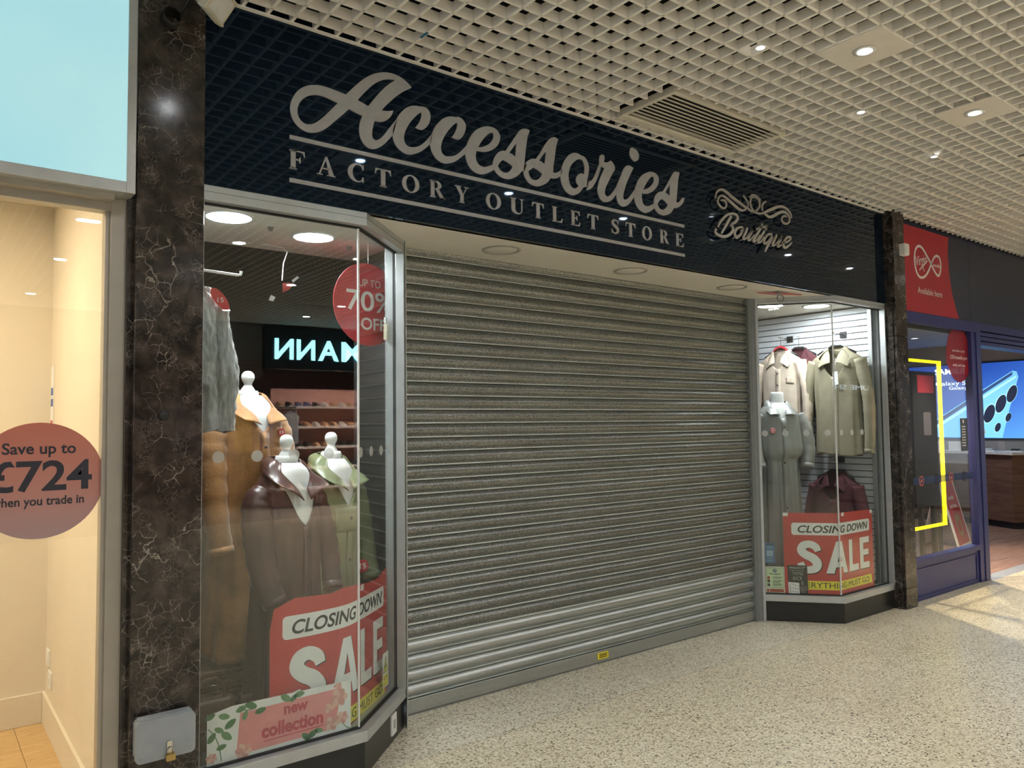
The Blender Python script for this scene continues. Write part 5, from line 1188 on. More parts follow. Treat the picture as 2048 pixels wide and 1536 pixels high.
def crate_and_bags():
    t = thing('wicker_hamper', (1.30,3.86,0.20), 'brown wicker hamper under the tan coat in the display window', 'hamper')
    mw_ = wood('wicker_brown', (0.055,0.030,0.014), (0.15,0.085,0.040), 40.0, (1,1,3), 0.7)
    x0, x1, y0, y1 = 0.96, 1.62, 3.70, 4.05
    z = 0.20; k = 0
    while z < 0.44:
        obj('wicker_band', MB().box(x0,x1,y0,y1,z+0.001,z+0.022), mw_, t, bevel=0.007); z += 0.0235
    obj('lid', MB().box(x0-0.01,x1+0.01,y0-0.012,y1+0.01,0.437,0.460), mw_, t, bevel=0.006)
    lb = mat('worn_brown_leather', (0.075,0.030,0.014), 0.5, var=0.15, bump=0.15)
    for x in (1.12,1.42):
        obj('strap', MB().box(x-0.014,x+0.014,y0-0.016,y0-0.012,0.21,0.45), lb, t, bevel=0.001)
        obj('buckle', MB().tube([(x-0.018,y0-0.018,0.37),(x+0.018,y0-0.018,0.37),(x+0.018,y0-0.018,0.40),(x-0.018,y0-0.018,0.40),(x-0.018,y0-0.018,0.37)], 0.003, 6), M_CHROME, t)
    for i, (x, y, w_, h_, d_, lab) in enumerate(((1.05,3.50,0.20,0.20,0.09,'brown leather handbag with buckled straps beside the pillar in the window'),(1.27,3.56,0.17,0.17,0.08,'smaller dark brown handbag behind the pink banner'))):
        b = thing('handbag', (x,y,0.20), lab, 'handbag', 'handbags on the display floor')
        lm = mat('handbag_leather_%d' % i, ((0.060,0.028,0.014),(0.040,0.020,0.012))[i], 0.42, var=0.12, bump=0.15)
        def Bg(u, v):
            a = 2*math.pi*u; q = 1-0.35*v**1.5
            cx_ = math.copysign(abs(math.cos(a))**0.45, math.cos(a)); sy_ = math.copysign(abs(math.sin(a))**0.6, math.sin(a))
            return Vector((x+cx_*w_/2*(1-0.06*v), y+sy_*d_/2*q, 0.205+h_*v))
        obj('body', MB().grid(Bg, 40, 10, True, True).add([Bg(k/40,1.0) for k in range(40)], [tuple(range(40))]).add([Bg(k/40,0.0) for k in range(40)], [tuple(reversed(range(40)))]), lm, b)
        obj('flap', MB().grid(lambda u, v: Vector((x-w_*0.46+w_*0.92*u, y-d_/2*(0.66+0.38*v)-0.006, 0.205+h_*(1.0-0.55*v)+0.004)), 8, 6, True), lm, b, solid=0.004)
        obj('handle', MB().tube([(x-w_*0.3,y,0.205+h_),(x-w_*0.28,y,0.205+h_*1.25),(x-w_*0.1,y,0.205+h_*1.42),(x+w_*0.1,y,0.205+h_*1.42),(x+w_*0.28,y,0.205+h_*1.25),(x+w_*0.3,y,0.205+h_)], 0.007, 8), lb, b)
        for sx in (-0.25,0.25):
            obj('strap', MB().box(x+w_*sx-0.012,x+w_*sx+0.012,y-d_/2-0.014,y-d_/2-0.010,0.23,0.205+h_*0.9), lb, b)
            obj('buckle', MB().tube([(x+w_*sx-0.014,y-d_/2-0.016,0.27),(x+w_*sx+0.014,y-d_/2-0.016,0.27),(x+w_*sx+0.014,y-d_/2-0.016,0.295),(x+w_*sx-0.014,y-d_/2-0.016,0.295),(x+w_*sx-0.014,y-d_/2-0.016,0.27)], 0.0025, 6), M_CHROME, b)
    cb = mat('cardboard', (0.26,0.17,0.085), 0.75, var=0.08)
    for i, (x, y, z, w_, d_, h_, lab) in enumerate(((1.99,4.03,0.20,0.19,0.30,0.34,'large cardboard box on the display floor by the window post'),(1.99,4.02,0.541,0.17,0.26,0.20,'open cardboard box stacked on the larger box'))):
        b = thing('cardboard_box', (x,y,z), lab, 'box', 'cardboard boxes in the window')
        obj('carton', MB().box(x-w_/2,x+w_/2,y-d_/2,y+d_/2,z,z+h_), cb, b, bevel=0.002)
        obj('flap', MB().prism([(x-w_/2,y-d_/2-0.002),(x+w_/2,y-d_/2-0.002),(x+w_/2,y-d_/2-0.006),(x-w_/2,y-d_/2-0.006)], z+h_*0.75, z+h_), cb, b)
        obj('parcel_tape', MB().box(x-0.02,x+0.02,y-d_/2-0.008,y-d_/2-0.0065,z,z+h_), mat('parcel_tape', (0.30,0.19,0.07), 0.25), b)
crate_and_bags()
# ---------------------------------------------------------------- the second window: shirts, dress, hangers
def hang(label, c, zt, facing, arm_z, hw=0.17, red=False):
    f = Vector((facing[0],facing[1],0)).normalized(); r = Vector((-f.y,f.x,0)); C = Vector((c[0],c[1],0))
    L = lambda x, y, z: C+r*x+f*y+Vector((0,0,z))
    t = thing('hanger', L(0,0,zt), label, 'hanger', 'hangers on the slatted wall')
    hm = mat('black_hanger', (0.02,0.02,0.02), 0.35)
    obj('bar', MB().tube([L(-hw,0,zt-0.075),L(-hw*0.5,0,zt-0.03),L(-0.04,0,zt),L(0.04,0,zt),L(hw*0.5,0,zt-0.03),L(hw,0,zt-0.075)], [(0.006,0.011)]*6, 8), hm, t)
    obj('hook', MB().tube([L(0,0,zt),L(0,0,arm_z-0.01),L(0.012,0,arm_z+0.006),L(0,0,arm_z+0.012),L(-0.012,0,arm_z+0.004)], 0.0022, 6), M_CHROME, t)
    if red: obj('size_band', MB().tube([L(-0.075,0.014,zt-0.035),L(-0.05,0.016,zt+0.002),L(0,0.016,zt+0.018),L(0.05,0.016,zt+0.002),L(0.075,0.014,zt-0.035)], [(0.004,0.010)]*5, 8), mat('red_plastic', (0.60,0.03,0.04), 0.35), t)
def arm(label, y, z, x_end):
    t = thing('garment_rod', (6.3,y,z), label, 'display arm', 'display arms on the slatted wall')
    obj('rod', MB().tube([(6.498,y,z),(x_end+0.02,y,z),(x_end,y,z+0.018)], 0.005, 8), M_CHROME, t)
    obj('bracket', MB().box(6.488,6.499,y-0.03,y+0.03,z-0.03,z+0.025), mat('black_hanger', (0.02,0.02,0.02), 0.35), t, bevel=0.001)
M_BEIGE = mat('beige_cotton', (0.54,0.44,0.35), 0.8, var=0.04, bump=0.05, bscale=30)
M_OLIVE = mat('olive_khaki_cotton', (0.26,0.225,0.15), 0.75, var=0.05, bump=0.05, bscale=30)
M_MAROON = mat('maroon_knit', (0.085,0.018,0.026), 0.8, var=0.06)
M_GREYS = mat('grey_satin', (0.25,0.25,0.235), 0.38, var=0.06, vscale=6)
FX = (-1.0,0.0)
arm('chrome display arm above the beige shirt', 4.10, 2.345, 6.30)
arm('chrome display arm above the olive shirt', 3.575, 2.335, 6.32)
arm('chrome display arm above the low maroon shirt', 3.63, 1.235, 6.32)
def shirt(name, label, c, facing, zt, length, hw, m, sv, sleeve_len, seed, depth=0.06, button=4, collar=(-0.105,0.105,0.075,-0.150,0.105,-0.040), pocket=None, cm=None, group=None, fold=0.05, srad=1.0):
    L = length
    dn = min(0.05, depth)
    pr = [(0.0,0.062,dn,zt),(0.05,0.12,dn,zt-0.025),(0.12,hw,depth,zt-0.085),(0.3,hw*0.93,depth*1.05,zt-0.085-(L-0.085)*0.2),(0.6,hw*0.9,depth*1.1,zt-0.085-(L-0.085)*0.55),(1.0,hw*0.95,depth*1.2,zt-L)]
    cl = Cloth(c, facing, pr, fold, 6, seed, p=0.75)
    z1 = zt-0.10
    sl = [([(sd*hw*0.92,0,z1),(sd*(hw+0.045),0.01,z1-sleeve_len*0.35),(sd*(hw+0.060),0.02,z1-sleeve_len*0.7),(sd*(hw+0.050),0.03,z1-sleeve_len)], [(0.055*srad,0.062*srad),(0.048*srad,0.058*srad),(0.044*srad,0.050*srad),(0.036*srad,0.042*srad)]) for sd in (-1,1)]
    garment(name, label, 'shirt', cl, m, 0.0, sv, 0.95, collar, sl, button, pocket, group, cm)
    return cl
shirt('maroon_blouse', 'dark maroon top half hidden behind the beige shirt', (6.445,3.98), FX, 2.225, 0.62, 0.20, M_MAROON, 0.16, 0.45, 5.0, srad=0.55, depth=0.026, collar=(-0.105,0.105,0.040,-0.150,0.105,-0.040), button=0, group='tops on the slatted wall')
hang('black hanger of the maroon top behind the beige shirt', (6.445,3.98), 2.25, FX, 2.345)
shirt('beige_shirt', 'pale beige button shirt with chest pocket hanging behind the grey dress', (6.345,4.10), FX, 2.215, 0.78, 0.205, M_BEIGE, 0.22, 0.58, 1.2, pocket=[(0.35,0.85,0.33,0.40)], group='tops on the slatted wall')
hang('black hanger with red band holding the beige shirt', (6.345,4.10), 2.245, FX, 2.345, red=True)
ol = shirt('olive_shirt', 'olive khaki overshirt with a white swing tag hanging near the window front', (6.375,3.575), (-1.0,-0.10), 2.200, 0.92, 0.212, M_OLIVE, 0.30, 0.80, 3.3, depth=0.07, button=2, collar=(-0.125,0.125,0.088,-0.165,0.118,-0.042), group='tops on the slatted wall')
hang('black hanger holding the olive overshirt', (6.375,3.575), 2.232, (-1.0,-0.10), 2.335)
t = thing('swing_tag', ol.L(0.03,0.10,1.90), 'white swing tag on the olive overshirt', 'price tag')
p_ = ol.L(0.03,0.115,1.945)
fn_ = lambda s, tt, d=0.0: p_+ol.r*s+Vector((0,0,tt))+ol.f*d
flat('card', [(-0.022,-0.065),(0.026,-0.060),(0.022,0.055),(-0.020,0.050)], fn_, M_PAPER, t, 0.0, 0.0012)
obj('string', MB().tube([fn_(0,0.05), ol.L(0.0,0.03,2.12)], 0.001, 6), M_PAPER, t)
shirt('maroon_shirt', 'dark maroon shirt hanging low behind the folded sale poster', (6.39,3.63), FX, 1.115, 0.80, 0.205, M_MAROON, 0.30, 0.78, 2.0, depth=0.07, button=3, group='tops on the slatted wall')
hang('black hanger holding the low maroon shirt', (6.39,3.63), 1.145, FX, 1.235)
def dress():
    f = (-0.55,-0.83)
    cl = Cloth((5.86,3.84), f, [(0.0,0.062,0.060,1.735),(0.05,0.12,0.085,1.70),(0.10,0.185,0.105,1.63),(0.22,0.20,0.125,1.48),(0.32,0.215,0.150,1.34),(0.355,0.205,0.145,1.285),(0.375,0.165,0.115,1.262),(0.41,0.160,0.112,1.22),(0.7,0.175,0.135,0.75),(1.0,0.205,0.165,0.26)], 0.085, 9, 0.3, p=0.95)
    bust('white mannequin with flat neck wearing the grey satin dress', cl, 1.925, 0.20, M_BUST, GW, 0.93, 0.3, False)
    garment('satin_dress', 'long grey satin shirt dress gathered at the waist on a mannequin', 'dress', cl, M_GREYS, 0.0, 0.13, 1.1, (-0.110,0.105,0.115,-0.105,0.115,-0.040),
            [([(-0.17,0,1.63),(-0.225,0.02,1.50),(-0.235,0.05,1.34),(-0.205,0.09,1.18)], [0.062,0.072,0.070,0.05]), ([(0.17,0,1.63),(0.22,0.02,1.50),(0.235,0.04,1.34),(0.21,0.08,1.18)], [0.060,0.068,0.066,0.05])], 3)
    p = cl.B(-0.5, 0.20)+cl.f*0.02
    t = thing('flower_pin', p, 'pink fabric flower tag on the chest of the grey dress', 'flower tag')
    pm_ = mat('pink_ribbon', (0.75,0.25,0.27), 0.6)
    for k in range(6):
        a = k*math.pi/3
        mb = MB().lathe([(0.001,-0.004),(0.012,0.0),(0.008,0.006),(0.001,0.008)], (0,0,0), 10).mapped(lambda x,y,z: p+cl.r*(x+0.014*math.cos(a))+Vector((0,0,y+0.014*math.sin(a)))+cl.f*z)
        obj('petal', mb, pm_, t)
    obj('centre', MB().lathe([(0.001,0.004),(0.006,0.006),(0.001,0.010)], (0,0,0), 10).mapped(lambda x,y,z: p+cl.r*x+Vector((0,0,y))+cl.f*z), M_PAPER, t)
dress()

def window_bits():
    t = thing('ceiling_wire', (1.58,4.02,2.42), 'bent white wire dangling from the display window ceiling', 'wire')
    obj('wire', MB().tube([(1.50,4.10,ZS-0.002),(1.60,4.10,ZS-0.006),(1.62,4.09,ZS-0.03),(1.59,4.07,ZS-0.10),(1.575,4.05,ZS-0.20)], 0.003, 6), M_SEAL, t)
    obj('clip', MB().box(1.49,1.515,4.09,4.11,ZS-0.008,ZS), M_WHITE, t)
    for i, (x, y) in enumerate(((1.395,3.74),(1.90,3.90))):
        t = thing('ceiling_clip', (x,y,ZS-0.02), ('small grey clip between the two round window lights', 'small grey clip above the red percent card')[i], 'clip', 'clips under the window ceiling')
        obj('block', MB().box(x-0.009,x+0.009,y-0.009,y+0.009,ZS-0.018,ZS), M_ALUD, t, bevel=0.002)
        obj('plate', MB().box(x-0.013,x+0.013,y-0.013,y+0.013,ZS-0.003,ZS), M_ALUD, t)
    fn = plane(offset_path(PATH_L, 0.10)[1], offset_path(PATH_L, 0.10)[2])
    t = thing('alarm_contact', fn(0.50,2.03), 'small cream alarm contact on the inner window post', 'alarm contact')
    flat('body', rrect(0.478,2.030,0.505,2.115,0.004), fn, mat('cream_contact', (0.72,0.66,0.48), 0.4), t, 0.0, 0.018)
    flat('bracket', rrect(0.482,2.118,0.501,2.150,0.003), fn, M_WHITE, t, 0.0, 0.012)
window_bits()
# ---------------------------------------------------------------- neighbour on the pillar's other side: lit sign box and warm room
def left_shop():
    t = thing('light_box', (-0.6,3.1,2.447), 'glowing pale blue sign box in a grey metal frame over the warm lit window', 'light box')
    gl = bpy.data.materials.new('pale_cyan_lightbox'); gl.use_nodes = True
    nt, b, pos = pos_nodes(gl)
    n = tex(nt, 'Noise', pos, 2.0, Detail=2.0)
    c = ramp(nt, n.outputs['Fac'], [(0.35,(0.42,0.78,0.84)),(0.65,(0.50,0.84,0.86))])
    nt.links.new(c, b.inputs['Emission Color']); b.inputs['Emission Strength'].default_value = 0.56
    b.inputs['Base Color'].default_value = (0.05,0.08,0.08,1)
    obj('panel', MB().box(-2.0,0.614,3.106,3.12,2.489,3.352), gl, t)
    obj('frame_bar', MB().box(0.612,0.643,3.10,3.30,2.447,3.354), M_ALU, t, bevel=0.0015)
    obj('frame_bar', MB().prism([(-2.0,3.10),(0.612,3.10),(0.612,3.22),(-2.0,3.22)], 2.447, 2.489), M_ALU, t, bevel=0.0015)
    obj('back', MB().box(-2.0,0.612,3.122,3.22,2.489,3.354), M_ALUD, t)
    w = thing('window_3', (0.2,3.2,0), kind='structure')
    mf = mat('taupe_frame', (0.40,0.37,0.32), 0.4, 0.3, var=0.02)
    obj('jamb', MB().box(0.580,0.634,3.20,3.26,0,2.447), mf, w, bevel=0.0015)
    obj('jamb', MB().box(0.564,0.582,3.215,3.275,0,2.44), mf, w, bevel=0.001)
    obj('head', MB().box(-2.0,0.58,3.20,3.26,2.395,2.447), mf, w, bevel=0.0015)
    obj('head', MB().box(-2.0,0.58,3.14,3.20,2.425,2.447), mf, w)
    pane = obj('pane', MB().box(-2.0,0.57,3.232,3.238,0.0,2.40), M_GLASS, w)
    prop(obj('wall_marble_return', MB().box(0.634,0.656,3.18,3.4,0,2.45), M_MARB), kind='structure')
    wc = mat('warm_cream_paint', (0.72,0.645,0.52), 0.7, var=0.015, vscale=3)
    prop(obj('wall_left_shop_side', MB().box(0.605,0.640,3.27,4.9,0,2.9), wc), kind='structure')
    prop(obj('wall_left_shop_back', MB().box(-3.0,0.64,4.9,4.94,0,2.9), wc), kind='structure')
    prop(obj('ceiling_left_shop', MB().box(-3.0,0.64,3.25,4.94,2.80,2.85), wc), kind='structure')
    prop(obj('wall_left_shop_far', MB().box(-3.04,-3.0,3.25,4.94,0,2.9), wc), kind='structure')
    f = prop(obj('floor_left_shop', MB().box(-3.0,0.605,3.26,4.9,-0.01,0.0), mat('board_gap', (0.10,0.06,0.02), 0.8)), kind='structure')
    mw_ = wood('honey_oak', (0.48,0.29,0.10), (0.66,0.44,0.18), 3.0, (2,14,1), 0.35)
    x = 0.603
    for i in range(12):
        obj('plank', MB().box(x-0.138,x,3.262,4.898,0.0,0.012), mw_, f, bevel=0.001); x -= 0.14
    for nme, mb in (('baseboard_side', MB().box(0.590,0.605,3.28,4.9,0.012,0.175)), ('baseboard_back', MB().box(-3.0,0.590,4.885,4.9,0.012,0.175))):
        prop(obj(nme, mb, wc, bevel=0.003), kind='structure')
    for i in range(3):
        t = thing('shop_lamp', (-0.35-0.8*i,4.0,2.79), 'warm round ceiling lamp inside the cream room', 'ceiling lamp', 'lamps of the cream room, out of view')
        obj('rim', MB().lathe([(0.06,0.002),(0.08,0.0),(0.078,-0.006),(0.062,-0.006)], (-0.35-0.8*i,4.0,2.80), 28, ring=True), M_WHITE, t)
        obj('lens', MB().lathe([(0.001,0.0),(0.06,0.0),(0.001,-0.003)], (-0.35-0.8*i,4.0,2.80), 28), emitter('warm_lamp', (1.0,0.80,0.52), 20), t)
        disc_light('lamp_light', (-0.35-0.8*i,4.0,2.77), 22 if i == 0 else 14, t, 0.08, (1.0,0.80,0.56))
    # round trade-in sticker
    pl = plane((0,3.2315),(1,3.2315))
    cx, cz, r = 0.368, 1.392, 0.207
    t = thing('round_sticker', (cx,3.23,cz-r), 'large round coral sticker with black save up to lettering on the window', 'sticker')
    m = bpy.data.materials.new('coral_print'); m.use_nodes = True
    nt, b, pos = pos_nodes(m)
    sx = nt.nodes.new('ShaderNodeSeparateXYZ'); nt.links.new(pos, sx.inputs[0])
    mr = nt.nodes.new('ShaderNodeMapRange'); mr.inputs[1].default_value = cz-r; mr.inputs[2].default_value = cz+r
    nt.links.new(sx.outputs[2], mr.inputs[0])
    nt.links.new(ramp(nt, mr.outputs[0], [(0.0,(0.42,0.28,0.29)),(0.45,(0.50,0.22,0.18)),(1.0,(0.52,0.16,0.11))]), b.inputs['Base Color'])
    b.inputs['Roughness'].default_value = 0.5
    flat('disc', ell(cx,cz,r,r,64), pl, m, t, 0.0, 0.0004)
    ink = mat('sticker_ink', (0.025,0.025,0.04), 0.5)
    words('lettering', 'Save up to', pl, cx, 1.488, 0.038, ink, t, width=0.228, d0=0.0005, d1=0.0009, center=True, bold=0.02)
    words('lettering', '£724', pl, cx+0.005, 1.358, 0.102, ink, t, width=0.325, d0=0.0005, d1=0.0009, center=True, bold=0.022)
    words('lettering', 'when you trade in', pl, cx, 1.305, 0.030, ink, t, width=0.285, d0=0.0005, d1=0.0009, center=True, bold=0.02)
    # sockets and leaflet on the side wall
    ws = plane((0.604,4.9),(0.604,3.3))
    for i, (y, z) in enumerate(((4.78,0.335),(4.70,0.240))):
        k = thing('wall_socket', (0.604,y,z), ('upper white socket plate on the cream side wall', 'lower white socket plate on the cream side wall')[i], 'socket', 'sockets on the cream wall')
        flat('plate', rrect(4.9-y-0.045,z,4.9-y+0.045,z+0.085,0.006), ws, M_WHITE, k, 0.0, 0.008)
        flat('rocker', rrect(4.9-y-0.012,z+0.025,4.9-y+0.012,z+0.060,0.003), ws, M_PAPER, k, 0.008, 0.011)
    k = thing('leaflet', (0.60,4.83,1.60), 'narrow printed leaflet pinned to the cream side wall', 'leaflet')
    flat('sheet', [(0.02,1.60),(0.12,1.60),(0.12,1.92),(0.02,1.92)], ws, M_PAPER, k, 0.0, 0.002)
    flat('panel', [(0.035,1.76),(0.105,1.76),(0.105,1.80),(0.035,1.80)], ws, mat('leaflet_blue', (0.05,0.10,0.35), 0.6), k, 0.0022, 0.003)
    flat('panel', [(0.035,1.70),(0.105,1.70),(0.105,1.74),(0.035,1.74)], ws, mat('leaflet_blue', (0.05,0.10,0.35), 0.6), k, 0.0022, 0.003)
    flat('panel', [(0.035,1.605),(0.105,1.605),(0.105,1.625),(0.035,1.625)], ws, mat('leaflet_red', (0.5,0.05,0.05), 0.6), k, 0.0022, 0.003)
left_shop()
# ---------------------------------------------------------------- neighbour past the brown pillar: blue phone shop
M_NAVY = mat('navy_board', (0.012,0.017,0.040), 0.35, var=0.05)
M_BLUE = mat('royal_blue_frame', (0.022,0.026,0.125), 0.38, var=0.04)
M_RWHITE = mat('logo_white', (0.75,0.72,0.72), 0.5, var=0.0)
def right_shop():
    pl = plane((0,3.21),(1,3.21))
    t = thing('phone_shop_sign', (8.9,3.21,2.44), 'navy fascia with a red corner panel over the blue shop window', 'shop sign')
    obj('board', MB().box(6.765,8.238,3.21,3.25,2.535,3.318), M_NAVY, t)
    obj('board', MB().box(8.242,13.1,3.21,3.25,2.535,3.318), M_NAVY, t)
    obj('top_strip', MB().box(6.765,13.1,3.218,3.25,3.318,3.352), mat('top_strip_blue', (0.006,0.010,0.045), 0.4), t)
    obj('backing', MB().box(6.765,13.1,3.25,3.27,2.40,3.40), M_GASK, t)
    rd = mat('sign_red', (0.40,0.016,0.028), 0.45, var=0.03, vscale=3)
    flat('red_panel', [(6.80,2.539),(6.80,3.313),(7.80,3.313),(7.775,3.17),(7.783,2.98),(7.832,2.775),(7.905,2.63),(7.968,2.539)], pl, rd, t, 0.0, 0.004)
    INF = [(7.411,3.011),(7.329,3.079),(7.247,3.136),(7.176,3.147),(7.117,3.112),(7.091,3.049),(7.091,2.969),(7.127,2.893),(7.195,2.861),(7.283,2.884),(7.361,2.947),(7.411,3.011),(7.476,3.077),(7.531,3.101),(7.583,3.09),(7.609,3.045),(7.603,2.975),(7.56,2.918),(7.508,2.929),(7.452,2.971),(7.411,3.011)]
    mb = MB(); ribbon_mesh(mb, [(x,z,0.0115) for x,z in INF], 0.0006)
    obj('logo_loop', mb.mapped(lambda x,y,z: pl(x,y,0.0055+z)), M_RWHITE, t)
    words('logo_word', 'Virgin', pl, 7.125, 2.985, 0.085, M_RWHITE, t, width=0.215, d0=0.0045, d1=0.0058, shear=0.3).rotation_euler = (0,-0.22,0)
    mb = MB(); ribbon_mesh(mb, [(7.172,2.925,0.006),(7.262,2.983,0.008),(7.339,3.033,0.005)], 0.0006); ribbon_mesh(mb, [(7.233,2.979,0.006),(7.272,2.923,0.006)], 0.0006)
    obj('logo_stroke', mb.mapped(lambda x,y,z: pl(x,y,0.0055+z)), M_RWHITE, t)
    words('logo_word', 'media', pl, 7.455, 2.992, 0.036, M_RWHITE, t, width=0.145, d0=0.0045, d1=0.0058)
    words('lettering', 'Available here', pl, 7.128, 2.715, 0.058, M_RWHITE, t, width=0.485, d0=0.0045, d1=0.0058)
    w = thing('window_4', (7.6,3.21,0), kind='structure')
    obj('head', MB().box(6.765,8.42,3.195,3.29,2.432,2.535), M_BLUE, w, bevel=0.003)
    obj('stile', MB().box(8.20,8.405,3.20,3.27,0.0,2.432), M_BLUE, w, bevel=0.003)
    obj('stile', MB().box(8.30,8.40,3.192,3.20,0.0,2.432), M_BLUE, w, bevel=0.002)
    obj('jamb', MB().box(6.765,6.83,3.20,3.27,0.34,2.432), M_BLUE, w, bevel=0.003)
    obj('cill', MB().box(6.83,8.20,3.19,3.28,0.315,0.362), M_BLUE, w, bevel=0.004)
    obj('kick_panel', MB().box(6.765,8.20,3.215,3.25,0.0,0.315), M_BLUE, w)
    obj('moulding', MB().box(6.83,8.15,3.207,3.215,0.268,0.280), M_BLUE, w, bevel=0.002)
    obj('moulding', MB().box(8.138,8.15,3.207,3.215,0.03,0.268), M_BLUE, w, bevel=0.002)
    obj('moulding', MB().box(6.83,8.138,3.207,3.215,0.03,0.042), M_BLUE, w, bevel=0.002)
    pane = obj('pane', MB().box(6.83,8.20,3.236,3.242,0.362,2.432), M_GLASS, w)
    obj('lock', MB().box(8.372,8.40,3.184,3.192,1.43,1.47), M_CHROME, w)
    pg = plane((0,3.2355),(1,3.2355))
    # film band and circles on the glass
    dm = mat('film_blue', (0.03,0.06,0.16), 0.5, alpha=0.55); do = mat('film_orange', (0.55,0.12,0.06), 0.5)
    flat('film_band', [(6.84,1.0),(8.19,1.0),(8.19,1.065),(6.84,1.065)], pg, dm, pane, 0.0002, 0.0007)
    for i, x in enumerate((7.12,7.42,7.72,8.0)):
        flat('film_ring', ell(x,1.03,0.046,0.046,28), pg, do if i % 2 == 0 else M_INK, pane, 0.0008, 0.0012, holes=[ell(x,1.03,0.036,0.036,28)])
        flat('film_mark', ell(x,1.03,0.020,0.012,12,0.8), pg, do if i % 2 == 0 else M_INK, pane, 0.0008, 0.0012)
    t = thing('oval_sticker', (8.0,3.235,1.93), 'translucent dark red round sticker at the top of the blue framed glass', 'sticker')
    flat('film', ell(7.99,2.20,0.265,0.268,48), pg, mat('red_film', (0.30,0.012,0.02), 0.4, alpha=0.80), t, 0.0002, 0.0007)
    for i, (s_, z_, h_, w_) in enumerate((('and claim up to',2.225,0.026,0.27),('£250 towards your',2.155,0.036,0.38),('early exit fees',2.085,0.028,0.27))):
        words('lettering', s_, pg, 7.99, z_, h_, M_RWHITE, t, width=w_, d0=0.0008, d1=0.0012, center=True)
    t = thing('opening_hours', (8.02,3.23,1.26), 'grey opening hours plate with small white lines on the blue frame', 'notice')
    ph = (lambda s_, t_, d_=0.0: Vector((s_-0.23, 3.2355-d_, t_)))
    flat('plate', [(8.190,1.27),(8.345,1.27),(8.345,1.585),(8.190,1.585)], ph, mat('hours_grey', (0.06,0.065,0.075), 0.4), t, 0.0, 0.003)
    flat('logo', ell(8.252,1.555,0.016,0.02,16), ph, M_PAPER, t, 0.0032, 0.004)
    for k in range(8):
        flat('text_line', [(8.215,1.50-0.026*k),(8.245,1.50-0.026*k),(8.245,1.511-0.026*k),(8.215,1.511-0.026*k)], ph, M_PAPER, t, 0.0032, 0.004)
        flat('text_line', [(8.255,1.50-0.026*k),(8.290,1.50-0.026*k),(8.290,1.511-0.026*k),(8.255,1.511-0.026*k)], ph, M_PAPER, t, 0.0032, 0.004)
    # entrance head with shutter housing
    e = thing('door_1', (9.9,3.2,2.3), kind='structure')
    for z0, z1, y in ((2.46,2.535,3.20),(2.415,2.452,3.22),(2.37,2.408,3.235),(2.325,2.363,3.25)):
        obj('head_band', MB().box(8.405,13.1,y,3.40,z0,z1), M_BLUE, e, bevel=0.003)
    # room
    wl = mat('shop_grey_wall', (0.34,0.31,0.29), 0.7, var=0.02)
    prop(obj('wall_phone_shop_side', MB().box(6.77,6.80,3.29,7.5,0,3.0), wl), kind='structure')
    prop(obj('wall_phone_shop_back', MB().box(6.8,13.2,7.5,7.55,0,3.0), mat('shop_blue_wall', (0.10,0.13,0.30), 0.6)), kind='structure')
    prop(obj('wall_phone_shop_end', MB().box(13.1,13.15,3.3,7.5,0,3.0), wl), kind='structure')
    prop(obj('ceiling_phone_shop', MB().box(6.8,13.15,3.30,7.5,2.75,2.8), mat('shop_ceiling', (0.42,0.48,0.56), 0.7)), kind='structure')
    f = prop(obj('floor_phone_shop', MB().box(6.8,13.15,3.26,7.5,-0.012,-0.004), M_GASK), kind='structure')
    fw = wood('walnut_board', (0.21,0.115,0.075), (0.37,0.235,0.17), 2.0, (1.5,10,1), 0.38)
    y = 3.262; src = None
    for i in range(30):
        if y > 7.4: break
        mb = MB().box(6.8,13.1,y,y+0.148,-0.004,0.004)
        if src is None: src = obj('plank', mb, fw, f)
        else: shared('plank', src, (9.95,y+0.074,-0.004), f)
        y += 0.15
    st = obj('threshold_strip', MB().add([(8.41,3.17,0.0),(13.1,3.17,0.0),(13.1,3.29,0.012),(8.41,3.29,0.012),(8.41,3.29,0.0),(13.1,3.29,0.0)], [(0,1,2,3),(4,5,1,0),(3,2,5,4)]), M_ALU, f)
    # screen wall
    sp = plane((13.09,6.6),(13.09,4.0)); S = lambda yy: 6.6-yy
    t = thing('display_screen', (13.09,4.9,1.27), 'wide glowing blue wall screen showing a camera phone', 'screen')
    flat('bezel', [(0.25,1.265),(2.72,1.265),(2.72,2.46),(0.25,2.46)], sp, M_GASK, t, 0.0, 0.02)
    sm = bpy.data.materials.new('blue_screen_glow'); sm.use_nodes = True
    nt, b, pos = pos_nodes(sm)
    sx = nt.nodes.new('ShaderNodeSeparateXYZ'); nt.links.new(pos, sx.inputs[0])
    ad = nt.nodes.new('ShaderNodeMath'); ad.operation = 'MULTIPLY_ADD'; ad.inputs[1].default_value = 0.35
    nt.links.new(sx.outputs[1], ad.inputs[0]); nt.links.new(sx.outputs[2], ad.inputs[2])
    mr = nt.nodes.new('ShaderNodeMapRange'); mr.inputs[1].default_value = 2.85; mr.inputs[2].default_value = 4.2
    nt.links.new(ad.outputs[0], mr.inputs[0])
    nt.links.new(ramp(nt, mr.outputs[0], [(0.0,(0.10,0.35,0.80)),(0.4,(0.045,0.17,0.62)),(1.0,(0.015,0.06,0.34))]), b.inputs['Emission Color'])
    b.inputs['Emission Strength'].default_value = 0.85; b.inputs['Base Color'].default_value = (0.01,0.02,0.05,1)
    flat('display', [(0.27,1.285),(2.70,1.285),(2.70,2.44),(0.27,2.44)], sp, sm, t, 0.02, 0.022)
    E = lambda n_, c_, s_=0.85: emitter(n_, c_, s_)
